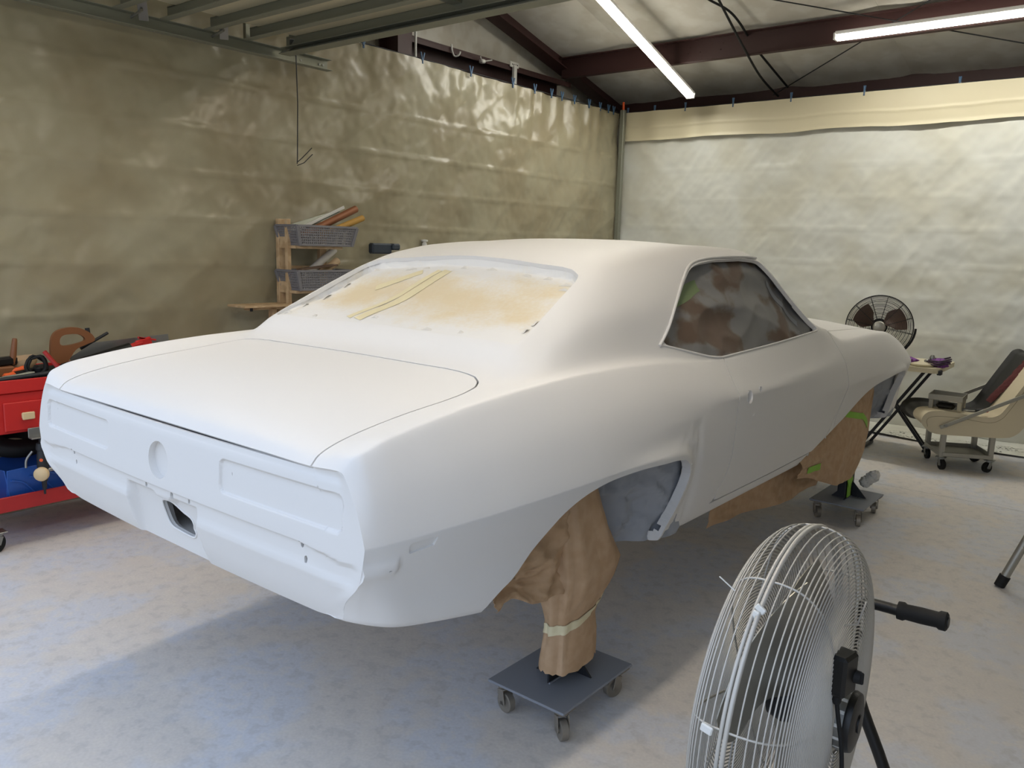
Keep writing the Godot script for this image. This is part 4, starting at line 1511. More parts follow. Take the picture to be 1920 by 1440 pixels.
# swivel caster under `top`; wheel turned by `ang`
func caster(parent: Node3D, top: Vector3, r: float, ang: float, wheel_mat: Material, fork_mat: Material) -> void:
	var d := Vector3(cos(ang), 0, sin(ang))
	var ax := d.cross(Vector3.UP).normalized()
	var c := Vector3(top.x, r, top.z) + d * r * .45
	var f := MB.new()
	f.cbox(top - Vector3(0, .004, 0), Vector3(.07, .006, .06), .002)
	f.lathe([Vector2(0, -.008), Vector2(.020, -.008), Vector2(.022, -.016), Vector2(.018, -.024), Vector2(0, -.024)], Transform3D(Basis.IDENTITY, top), 14)
	part("swivel", f, fork_mat, parent)
	for s in [-1, 1]:
		var k := MB.new()
		var a: Vector3 = top + Vector3(0, -.022, 0) + ax * .019 * s
		k.bar(a + d * .004, c + ax * .019 * s - Vector3(0, .006, 0), .028, .004, ax, .001)
		part("fork", k, fork_mat, parent)
	var w := MB.new()
	w.lathe([Vector2(r * .30, -.013), Vector2(r * .62, -.009), Vector2(r * .82, -.013), Vector2(r, -.011), Vector2(r, .011), Vector2(r * .82, .013), Vector2(r * .62, .009), Vector2(r * .30, .013)], Transform3D(along(ax), c), 28)
	var wh := part("wheel", w, wheel_mat, parent)
	var h := MB.new()
	h.lathe([Vector2(0, -.021), Vector2(.009, -.021), Vector2(.009, .021), Vector2(0, .021)], Transform3D(along(ax), c), 12)
	h.lathe([Vector2(0, -.010), Vector2(r * .64, -.008), Vector2(r * .64, .008), Vector2(0, .010)], Transform3D(along(ax), c), 20)
	part("hub", h, fork_mat, wh)

# body stand on a plate with four casters
func stand(at: Vector3, label: String, turns: Array) -> Node3D:
	var t := thing("body_stand", label, "stand", at, "body stands on wheels")
	var p := MB.new()
	p.cbox(at + Vector3(0, .107, 0), Vector3(.31, .009, .414), .002)
	part("base_plate", p, M.plate, t)
	var i := 0
	for s in [[-1, -1], [1, -1], [1, 1], [-1, 1]]:
		caster(t, at + Vector3(.118 * s[0], .1025, .165 * s[1]), .034, turns[i], M.caster, M.caster)
		i += 1
	var a := MB.new()
	a.cbox(at + Vector3(.012, .505, .02), Vector3(.007, .787, .150), .001)
	part("post_flange", a, M.dark_steel, t)
	a = MB.new()
	a.cbox(at + Vector3(-.03, .505, -.058), Vector3(.09, .787, .007), .001)
	part("post_flange", a, M.dark_steel, t)
	var g := MB.new()
	g.prism(v2([0, .112, .085, .112, 0, .205]), .006, Transform3D(Basis.IDENTITY, at + Vector3(.016, 0, -.03)))
	part("gusset", g, M.dark_steel, t)
	g = MB.new()
	g.prism(v2([0, .112, .085, .112, 0, .205]), .006, Transform3D(Basis(Vector3.UP, PI), at + Vector3(.008, 0, .04)))
	part("gusset", g, M.dark_steel, t)
	var wd := MB.new()
	for q in [[Vector3(.018, .113, .095), Vector3(.018, .113, -.055)], [Vector3(.012, .113, -.062), Vector3(-.075, .113, -.062)]]:
		wd.tube([at + q[0], at + q[1]], .004, 6)
	part("weld_bead", wd, M.plate, t)
	return t

# closed wrap through rings [height, centre x, centre z, half x, half z]
func paper_wrap_mesh(rings: Array, sd: int, seg := 48, crumple := .014) -> MB:
	var n := fnoise(sd, 2.2, true)
	var f := fnoise(sd + 1, 5.0)
	var P := []
	var h := []
	for k in 5: h.append([])
	for r in rings:
		for k in 5: h[k].append(r[k])
	var steps := 46
	for i in steps:
		var t := i / float(steps - 1) * (rings.size() - 1)
		var k := mini(int(t), rings.size() - 2)
		var u := t - k
		u = u * u * (3 - 2 * u)
		var q := []
		for m in 5: q.append(lerpf(h[m][k], h[m][k + 1], u))
		var row := []
		for j in seg + 1:
			var an := TAU * j / seg
			var ca := cos(an)
			var sa := sin(an)
			var e := 1.0 + (crumple / .1) * (n.get_noise_3d(ca * .42, q[0] * .75, sa * .42) * 1.1 + .25 * f.get_noise_3d(ca * .3, q[0] * .8, sa * .3))
			# flattened oval
			var rx: float = q[3] * e * signf(ca) * pow(absf(ca), .75)
			var rz: float = q[4] * e * signf(sa) * pow(absf(sa), .75)
			row.append(Vector3(q[1] + rx, q[0] + .012 * f.get_noise_2d(ca * 2 + q[0], sa * 2), q[2] + rz))
		P.append(row)
	var mb := MB.new()
	mb.grid(P, Vector3.ZERO)
	return mb

func build_stands() -> void:
	var s := stand(Vector3(.678, 0, -.031), "wheeled steel stand wrapped in taped brown paper under the rear wheel opening", [.3, 1.9, .6, .2])
	var w := paper_wrap_mesh([[.83, .74, .05, .05, .09], [.73, .75, .05, .065, .108], [.64, .75, .04, .080, .124], [.53, .75, -.005, .085, .160], [.46, .745, .0, .078, .146], [.405, .74, .01, .062, .122], [.36, .735, .014, .048, .106], [.33, .733, .014, .046, .102], [.28, .730, .012, .052, .108], [.19, .728, .014, .058, .112]], 121)
	var pw := part("paper_wrap", w, M.kraft, s, "crumpled brown masking paper")
	# tape around it
	var tp := MB.new()
	for i in w.v.size():
		tp.v.append(w.v[i] + w.n[i].normalized() * .0022)
	tp.n = w.n.duplicate(); tp.c = w.c.duplicate(); tp.u = w.u.duplicate()
	tp = tp.clipped(func(p): return .0175 - absf(p.y - (.362 - .22 * (p.z - .01))))
	part("tape_band", tp, M.tape, pw, "cream tape band")
	# flap spreading towards the tail
	var n := fnoise(131, 1.3, true)
	var n2 := fnoise(133, 2.5)
	var P := []
	for i in 26:
		var t := i / 25.0
		var row := []
		for j in 30:
			var u := j / 29.0
			var z := lerpf(.08, .50, u)
			var lo := lerpf(.455, .545, smoothstep(0.0, .75, u)) + .02 * sin(u * 9.0)
			var hi := lerpf(.80, .64, u)
			var x := .775 + .03 * u + .030 * n.get_noise_2d(z * 2.0, t * 1.2) + .012 * n2.get_noise_2d(z * 3, t * 2)
			row.append(Vector3(x, lerpf(lo, hi, t), z))
		P.append(row)
	var fl := MB.new()
	fl.grid(P, Vector3(1, 0, 0), .001)
	part("paper_flap", fl, M.kraft, s, "loose brown paper hanging behind the wheel opening")
	# front stand
	var q := stand(Vector3(.765, 0, -2.85), "wheeled steel stand with green tape under the front wheel opening", [.4, 1.4, 1.2, .9])
	var g := MB.new()
	g.cbox(Vector3(.786, .19, -2.80), Vector3(.006, .13, .06), .002)
	g.box(Vector3(.006, .075, .075), Transform3D(Basis(Vector3.RIGHT, .7), Vector3(.792, .235, -2.785)), .002)
	part("tape", g, M.green, q, "bright green tape")
	var rg := MB.new()
	var rn := fnoise(141, 8.0)
	for k in 3:
		var G := []
		for i in 14:
			var a := PI * i / 13.0
			var row := []
			for j in 22:
				var b := TAU * j / 21.0
				var d := Vector3(sin(a) * cos(b), cos(a), sin(a) * sin(b))
				var e := 1.0 + .5 * rn.get_noise_3d(d.x + k * 3, d.y, d.z)
				row.append(Vector3(.84 + .02 * k, .20 + .02 * k, -2.93 - .01 * k) + d * .032 * e)
			G.append(row)
		rg.grid(G, Vector3.ZERO)
	single("paper_wad", rg, M.primer_paper, Vector3(.86, .112, -2.93), "crumpled white paper wad on the stand under the front wheel opening", "paper")
	# big brown paper hanging from the sill and the front wing
	var dr := thing("masking_paper", "large brown masking paper with green tape hanging under the front wing", "masking paper", Vector3(.80, .28, -2.3))
	var top := tab([-1.70, .575, -1.80, .60, -2.0, .645, -2.13, .685, -2.29, .735, -2.47, .815, -2.64, .86, -2.95, .87])
	var bot := tab([-1.70, .475, -1.85, .450, -2.1, .375, -2.4, .295, -2.6, .280, -2.75, .300, -2.86, .38, -2.92, .55, -2.95, .70])
	P = []
	for i in 30:
		var t := i / 29.0
		var row := []
		for j in 60:
			var u := j / 59.0
			var z := lerpf(-1.70, -2.95, u)
			var y := lerpf(track(top, z), track(bot, z), t)
			var x := .835 + .02 * t * (1 - t) * 4 - .03 * smoothstep(.75, 1.0, u) + .022 * n.get_noise_2d(z * .9 + t * .5, t * .6 + 4) + .005 * n2.get_noise_2d(z * 2, t * 2)
			row.append(Vector3(x, y, z))
		P.append(row)
	fl = MB.new()
	fl.grid(P, Vector3(1, 0, 0), .001)
	part("sheet", fl, M.kraft, dr)
	P = []
	for i in 20:
		var t := i / 19.0
		var row := []
		for j in 40:
			var u := j / 39.0
			var z := lerpf(-1.05, -2.35, u)
			var x := .70 + .03 * u + .02 * n.get_noise_2d(z * .9 + 7, t) 
			row.append(Vector3(x, lerpf(.585, lerpf(.36, .27, u) + .012 * sin(u * 8), t), z))
		P.append(row)
	fl = MB.new()
	fl.grid(P, Vector3(1, 0, 0), .001)
	part("inner_sheet", fl, M.kraft, dr)
	for a in [[-2.36, .70, -2.60, .655, .034], [-2.60, .66, -2.80, .57, .034], [-1.80, .50, -2.02, .478, .03]]:
		var tp2 := MB.new()
		var G := []
		var A := Vector2(a[0], a[1]); var B := Vector2(a[2], a[3])
		var nn: Vector2 = (B - A).orthogonal().normalized() * a[4] * .5
		for i in 12:
			var row := []
			for e in [-1.0, 0.0, 1.0]:
				var w2: Vector2 = A.lerp(B, i / 11.0) + nn * e
				var t := clampf((w2.y - track(top, w2.x)) / (track(bot, w2.x) - track(top, w2.x)), 0, 1)
				var u := (w2.x + 1.70) / -1.25
				var x := .835 + .02 * t * (1 - t) * 4 - .03 * smoothstep(.75, 1.0, u) + .022 * n.get_noise_2d(w2.x * .9 + t * .5, t * .6 + 4) + .005 * n2.get_noise_2d(w2.x * 2, t * 2) + .003
				row.append(Vector3(x, w2.y, w2.x))
			G.append(row)
		tp2.grid(G, Vector3(1, 0, 0), .0006)
		part("tape", tp2, M.green, dr, "bright green tape")

# ---------------------------------------------------------------- floor fan in front
func cage(c: Vector3, n: Vector3, R: float, prof: Array, wire: float, rings: int, ribs: int, seg: int, hub: float) -> Array:
	# prof: (axial, radius) list from rim to face; returns [rings, ribs]
	var up := Vector3.UP
	var a := n.cross(up).normalized()
	var b := a.cross(n)
	var pts := []
	for i in prof.size() - 1:
		var p0: Vector2 = prof[maxi(i - 1, 0)]; var p1: Vector2 = prof[i]; var p2: Vector2 = prof[i + 1]; var p3: Vector2 = prof[mini(i + 2, prof.size() - 1)]
		for k in 10:
			pts.append(p1.cubic_interpolate(p2, p0, p3, k / 10.0))
	pts.append(prof[prof.size() - 1])
	var L := [0.0]
	for i in range(1, pts.size()):
		L.append(L[i - 1] + (pts[i] - pts[i - 1]).length())
	var total: float = L[L.size() - 1]
	var mr := MB.new()
	var k := 0
	for i in rings:
		var d := total * i / float(rings - 1)
		while k < L.size() - 2 and L[k + 1] < d: k += 1
		var t: float = (d - L[k]) / maxf(L[k + 1] - L[k], 1e-6)
		var q: Vector2 = pts[k].lerp(pts[k + 1], clampf(t, 0, 1))
		var rp := []
		for j in seg:
			var an := TAU * j / seg
			rp.append(c + n * q.x + (a * cos(an) + b * sin(an)) * q.y * R)
		mr.tube(rp, wire, 5, true)
	var out := []
	for j in ribs:
		var an := TAU * (j + .35) / ribs
		var d := a * cos(an) + b * sin(an)
		var rp := []
		for q in pts:
			if q.y * R >= hub - .001: rp.append(c + n * (q.x - signf(prof[prof.size() - 1].x) * wire * 1.6) + d * q.y * R)
		var m := MB.new()
		m.tube(rp, wire * 1.35, 6)
		out.append(m)
	return [mr, out]
func blade(c: Vector3, n: Vector3, R: float, an: float, pitch: float, width: float) -> MB:
	var a := n.cross(Vector3.UP).normalized()
	var b := a.cross(n)
	var P := []
	for i in 14:
		var t := i / 13.0
		var r := lerpf(.05, R, t)
		var row := []
		for j in 12:
			var u := j / 11.0 - .5
			var w := width * (0.45 + .75 * t - .35 * t * t * t)
			var th := an + u * w / maxf(r, .12) + .25 * t
			var dz := (u * pitch) * (1.15 - .5 * t) + .012 * (u * u * 4)
			row.append(c + (a * cos(th) + b * sin(th)) * r + n * dz)
		P.append(row)
	var m := MB.new()
	m.grid(P, n, .0022)
	return m
func build_big_fan() -> void:
	var c := Vector3(1.612, .62, .50)
	var n := Vector3(1, -.004, -.037).normalized()
	var R := .364
	var f := thing("floor_fan", "large silver wire cage floor fan with black handle and motor", "fan", Vector3(1.612, 0, .5))
	var rear := cage(c, n, R, [Vector2(.004, 1), Vector2(.03, .998), Vector2(.062, .965), Vector2(.088, .88), Vector2(.102, .74), Vector2(.110, .5), Vector2(.112, .20)], .0017, 44, 8, 80, .07)
	var o := part("rear_grille", rear[0], M.wire_white, f)
	o.set_meta("kind", "stuff")
	for m in rear[1]: part("grille_rib", m, M.wire_white, f)
	var fr := cage(c, n, R, [Vector2(-.004, 1), Vector2(-.026, .998), Vector2(-.052, .965), Vector2(-.076, .88), Vector2(-.088, .74), Vector2(-.095, .5), Vector2(-.097, .18)], .0017, 42, 8, 80, .06)
	o = part("front_grille", fr[0], M.wire_white, f)
	o.set_meta("kind", "stuff")
	for m in fr[1]: part("grille_rib", m, M.wire_white, f)
	var rim := MB.new()
	rim.tube(circle3(c + n * .005, n, R + .002, 96), .0048, 8, true)
	part("rim", rim, M.wire_white, f)
	rim = MB.new()
	rim.tube(circle3(c - n * .005, n, R + .001, 96), .004, 8, true)
	part("rim", rim, M.wire_white, f)
	# front badge plate
	var bd := MB.new()
	bd.lathe([Vector2(0, .006), Vector2(.06, .004), Vector2(.066, 0), Vector2(.06, -.003), Vector2(0, -.003)], Transform3D(along(-n), c - n * .097), 32)
	part("front_plate", bd, M.wire_white, f)
	# blades and hub
	for k in 3:
		part("blade", blade(c, n, .33, TAU * k / 3.0 + .5, .12, .36), M.alu, f)
	var hb := MB.new()
	hb.lathe([Vector2(0, -.035), Vector2(.04, -.03), Vector2(.048, 0), Vector2(.04, .03), Vector2(0, .035)], Transform3D(along(n), c), 24)
	part("hub", hb, M.dark_steel, f)
	# motor behind the rear face
	var mt := MB.new()
	mt.lathe([Vector2(0, .03), Vector2(.066, .03), Vector2(.074, .098), Vector2(.076, .104), Vector2(.074, .108), Vector2(.06, .109)], Transform3D(along(n), c), 40)
	mt.lathe([Vector2(.060, .100), Vector2(.060, .132), Vector2(.055, .134)], Transform3D(along(n), c), 40)
	var mo := part("motor", mt, M.steel, f)
	var cap := MB.new()
	cap.lathe([Vector2(.0605, .126), Vector2(.0615, .130), Vector2(.0585, .139), Vector2(.045, .143), Vector2(.018, .144), Vector2(.018, .147), Vector2(0, .148)], Transform3D(along(n), c), 40)
	part("motor_cap", cap, M.black, mo)
	var ml := MB.new()
	ml.lathe([Vector2(.0606, .110), Vector2(.0606, .125)], Transform3D(along(n), c), 14, 0, TAU)
	part("rating_label", ml, M.white_metal, mo)
	for k in 6:
		var bt := MB.new()
		var d := Basis(n, TAU * k / 6.0) * Vector3.UP
		bt.lathe([Vector2(.005, 0), Vector2(.005, .004), Vector2(0, .005)], Transform3D(along(n), c + n * .108 + d * .069), 8)
		part("bolt", bt, M.steel, mo)
	# switch box and cord
	var sb := MB.new()
	sb.box(Vector3(.040, .082, .055), Transform3D(Basis(Vector3.UP, -.15), Vector3(1.735, .757, .578)), .006)
	var bx := part("switch_box", sb, M.black, f)
	var kn := MB.new()
	kn.lathe([Vector2(.013, 0), Vector2(.012, .014), Vector2(0, .015)], Transform3D(along(Vector3(1, 0, -.1)), Vector3(1.752, .750, .562)), 18)
	kn.cbox(Vector3(1.768, .750, .562), Vector3(.008, .024, .006), .002)
	part("knob", kn, M.rubber, bx)
	var gl := MB.new()
	gl.lathe([Vector2(.008, 0), Vector2(.009, -.012), Vector2(.006, -.02)], Transform3D(Basis.IDENTITY, Vector3(1.735, .718, .590)), 12)
	part("cord_gland", gl, M.rubber, bx)
	var cd := MB.new()
	cd.tube(spline3([Vector3(1.735, .705, .590), Vector3(1.742, .67, .592), Vector3(1.752, .62, .592), Vector3(1.757, .56, .588), Vector3(1.752, .48, .570), Vector3(1.745, .36, .55), Vector3(1.745, .2, .53), Vector3(1.76, .05, .50), Vector3(1.80, .008, .44), Vector3(1.95, .008, .30), Vector3(2.15, .008, .25)]), .0042, 8)
	part("power_cord", cd, M.rubber, f)
	# white tags and loose strand on the rim
	var tg := MB.new()
	tg.box(Vector3(.02, .012, .008), Transform3D(Basis(Vector3.FORWARD, .6), Vector3(1.628, .905, .735)), .002)
	tg.box(Vector3(.012, .02, .008), Transform3D(Basis(Vector3.FORWARD, .3), Vector3(1.622, .893, .742)), .002)
	part("clip", tg, M.white_metal, f)
	tg = MB.new()
	tg.box(Vector3(.022, .016, .006), Transform3D(Basis(Vector3.FORWARD, .2), Vector3(1.60, .72, .866)), .002)
	part("clip", tg, M.white_metal, f)
	var sd := MB.new()
	sd.tube([Vector3(1.574, .972, .80), Vector3(1.60, .95, .79)], .0013, 5)
	part("loose_wire", sd, M.white_metal, f)
	# wire bracket on the rear face
	sd = MB.new()
	sd.tube([Vector3(1.722, .835, .54), Vector3(1.735, .825, .50), Vector3(1.737, .86, .46)], .002, 5)
	part("wire_bracket", sd, M.wire_white, f)
	# frame: side yokes, handle with grip, legs with wheels
	for s in [-1.0, 1.0]:
		var y := MB.new()
		var zc: float = .50 + s * .405
		y.tube(spline3([Vector3(1.622, .625 if s > 0 else .66, zc), Vector3(1.622, .61, zc), Vector3(1.63, .56, zc), Vector3(1.66, .45, zc), Vector3(1.73, .30, zc), Vector3(1.83, .06, zc), Vector3(1.84, .03, zc)], 5), .0145, 12)
		part("side_tube", y, M.black, f)
		var y2 := MB.new()
		y2.tube([Vector3(1.66, .45, zc), Vector3(1.50, .22, zc), Vector3(1.42, .05, zc)], .0135, 12)
		part("side_tube", y2, M.black, f)
		var pv := MB.new()
		pv.lathe([Vector2(0, -.03), Vector2(.022, -.03), Vector2(.024, 0), Vector2(.014, .012), Vector2(0, .012)], Transform3D(along(Vector3(0, 0, s)), Vector3(1.625, .625, .50 + s * .40)), 18)
		part("pivot_knob", pv, M.black, f)
		var wl := MB.new()
		wl.lathe([Vector2(0, -.014), Vector2(.03, -.016), Vector2(.05, -.014), Vector2(.055, 0), Vector2(.05, .014), Vector2(.03, .016), Vector2(0, .014)], Transform3D(along(Vector3(0, 0, 1)), Vector3(1.42, .055, zc + s * .025)), 28)
		part("wheel", wl, M.rubber, f)
		var ft := MB.new()
		ft.lathe([Vector2(0, 0), Vector2(.02, 0), Vector2(.02, .05), Vector2(.0155, .055)], Transform3D(Basis.IDENTITY, Vector3(1.842, 0, zc)), 14)
		part("foot", ft, M.rubber, f)
	var cb := MB.new()
	cb.tube([Vector3(1.50, .22, .095), Vector3(1.50, .22, .905)], .0135, 12)
	part("cross_tube", cb, M.black, f)
	var hd := MB.new()
	hd.tube(spline3([Vector3(1.628, .62, .095), Vector3(1.632, .68, .10), Vector3(1.655, .708, .10), Vector3(1.70, .712, .10), Vector3(1.72, .712, .10), Vector3(1.83, .717, .10)], 6), .0135, 12)
	part("handle", hd, M.black, f)
	var gr := MB.new()
	gr.lathe([Vector2(.0138, 0), Vector2(.021, .0), Vector2(.022, .012), Vector2(.0185, .018), Vector2(.0195, .05), Vector2(.0185, .085), Vector2(.022, .09), Vector2(.022, .103), Vector2(.018, .106), Vector2(0, .106)], Transform3D(along(Vector3(1, .04, 0)), Vector3(1.722, .713, .10)), 24)
	part("grip", gr, M.rubber, f)

# ---------------------------------------------------------------- table with the small fan
func build_table() -> void:
	var t := thing("folding_table", "cream topped folding table with crossed black legs behind the car", "table", Vector3(.30, 0, -4.75))
	var m := MB.new()
	var o := []
	for k in 24:
		var a := TAU * k / 24.0
		o.append(Vector2(.30 + signf(cos(a)) * .52 + .05 * cos(a), -4.75 + signf(sin(a)) * .25 + .05 * sin(a)))
	m.prism(o, .038, Transform3D(Basis(Vector3(1, 0, 0), Vector3(0, 0, 1), Vector3(0, -1, 0)), Vector3(0, .718, 0)), true)
	part("table_top", m, M.table_top, t)
	for z in [-4.96, -5.01]:
		m = MB.new()
		m.bar(Vector3(.20, .70, z), Vector3(.735, .025, z), .020, .022)
		part("leg", m, M.black, t)
	for z in [-4.93, -4.55]:
		m = MB.new()
		m.bar(Vector3(.76, .70, z), Vector3(.33, .02, z), .020, .022)
		part("leg", m, M.black, t)
	m = MB.new()
	m.bar(Vector3(.33, .014, -4.97), Vector3(.33, .014, -4.50), .03, .02)
	part("foot_bar", m, M.black, t)
	m = MB.new()
	m.bar(Vector3(.745, .014, -5.08), Vector3(.745, .014, -4.90), .03, .02)
	part("foot_bar", m, M.black, t)
	m = MB.new()
	m.cbox(Vector3(.87, .705, -4.50), Vector3(.03, .035, .05), .004)
	part("edge_clamp", m, M.dark_steel, t)
	# fan standing on it
	var c := Vector3(.375, .995, -4.66)
	var d := (Vector3(2.132, 1.15, 2.095) - c).normalized()
	var R := .243
	var f := thing("table_fan", "black wire fan standing on the folding table behind the front wing", "fan", Vector3(c.x, .737, c.z))
	var cg := cage(c, d, R, [Vector2(0, 1), Vector2(.025, .985), Vector2(.05, .85), Vector2(.062, .55), Vector2(.066, .2)], .0016, 24, 12, 64, .048)
	var gg := part("front_grille", cg[0], M.black, f)
	gg.set_meta("kind", "stuff")
	for x in cg[1]: part("grille_rib", x, M.black, f)
	cg = cage(c, d, R, [Vector2(-.004, 1), Vector2(-.03, .97), Vector2(-.06, .8), Vector2(-.075, .5), Vector2(-.08, .25)], .0014, 16, 12, 64, .06)
	gg = part("rear_grille", cg[0], M.black, f)
	gg.set_meta("kind", "stuff")
	for x in cg[1]: part("grille_rib", x, M.black, f)
	m = MB.new()
	m.tube(circle3(c, d, R, 64), .0045, 8, true)
	part("rim", m, M.black, f)
	m = MB.new()
	m.lathe([Vector2(0, .012), Vector2(.036, .010), Vector2(.045, .004), Vector2(.047, -.004), Vector2(0, -.006)], Transform3D(along(d), c + d * .066), 32)
	part("hub_plate", m, M.alu, f, "pale round hub plate")
	for k in 3:
		part("blade", blade(c, d, .20, TAU * k / 3.0 + .4, .07, .20), M.fan_blade, f)
	m = MB.new()
	m.lathe([Vector2(0, -.16), Vector2(.05, -.155), Vector2(.06, -.13), Vector2(.06, -.05), Vector2(0, -.045)], Transform3D(along(d), c), 24)
	part("motor", m, M.black, f)
	var sidev := d.cross(Vector3.UP).normalized()
	m = MB.new()
	var yk := []
	for k in 25:
		var a := PI * k / 24.0
		yk.append(c + sidev * cos(a) * (R + .016) - Vector3.UP * sin(a) * (R + .009) - d * .01)
	m.tube(yk, .009, 8)
	part("yoke", m, M.black, f)
	m = MB.new()
	m.cbox(Vector3(c.x, .744, c.z), Vector3(.30, .012, .20), .004)
	part("base", m, M.black, f)
	# things lying on the table
	var co := MB.new()
	var sp := []
	for k in 90:
		var a := TAU * k / 30.0
		var r := .075 + .006 * sin(k * .9)
		sp.append(Vector3(.845 + r * cos(a) * .95, .752 + .0065 * k / 30.0 * 2.2 + .02 * smoothstep(.0, 1.0, cos(a)), -4.58 + r * sin(a)))
	co.tube(sp, .0058, 8)
	single("coiled_cord", co, M.cord_dark, Vector3(.845, .74, -4.58), "dark cord coiled at the end of the folding table", "cord")
	var nz := fnoise(151, 9.0)
	for a in [[Vector3(.62, .765, -4.56), .075, "purple_rag", "purple rag bunched on the table beside the fan", .03], [Vector3(.850, .765, -4.58), .055, "purple_rag", "purple rag lying inside the coiled cord", .035]]:
		var P := []
		for i in 16:
			var th := PI * i / 15.0
			var row := []
			for j in 28:
				var ph := TAU * j / 27.0
				var v := Vector3(sin(th) * cos(ph), cos(th), sin(th) * sin(ph))
				var e := 1.0 + .55 * nz.get_noise_3d(v.x * 1.2 + a[1] * 40, v.y * 1.2, v.z * 1.2)
				row.append(a[0] + v * e * Vector3(a[1], a[4], a[1] * .8) - Vector3(0, .0, 0))
			P.append(row)
		m = MB.new()
		m.grid(P, Vector3.ZERO)
		single(a[2], m, M.purple, a[0] - Vector3(0, .027, 0), a[3], "rag")
	m = MB.new()
	m.lathe([Vector2(0, 0), Vector2(.075, 0), Vector2(.085, .008), Vector2(.085, .018), Vector2(.06, .026), Vector2(0, .028)], Transform3D(Basis.IDENTITY, Vector3(.735, .7375, -4.55)), 32)
	single("round_pad", m, M.table_top, Vector3(.735, .7375, -4.55), "pale round sanding pad lying between the two purple rags", "pad")
	m = MB.new()
	m.cbox(Vector3(.775, .775, -4.60), Vector3(.06, .02, .03), .006)
	m.lathe([Vector2(0, 0), Vector2(.018, 0), Vector2(.02, .02), Vector2(.012, .04), Vector2(0, .042)], Transform3D(Basis.IDENTITY, Vector3(.79, .78, -4.60)), 16)
	m.tube([Vector3(.76, .765, -4.60), Vector3(.75, .775, -4.57)], .01, 8)
	single("air_fitting", m, M.steel, Vector3(.775, .765, -4.60), "small metal air fitting resting on the round pad", "fitting")

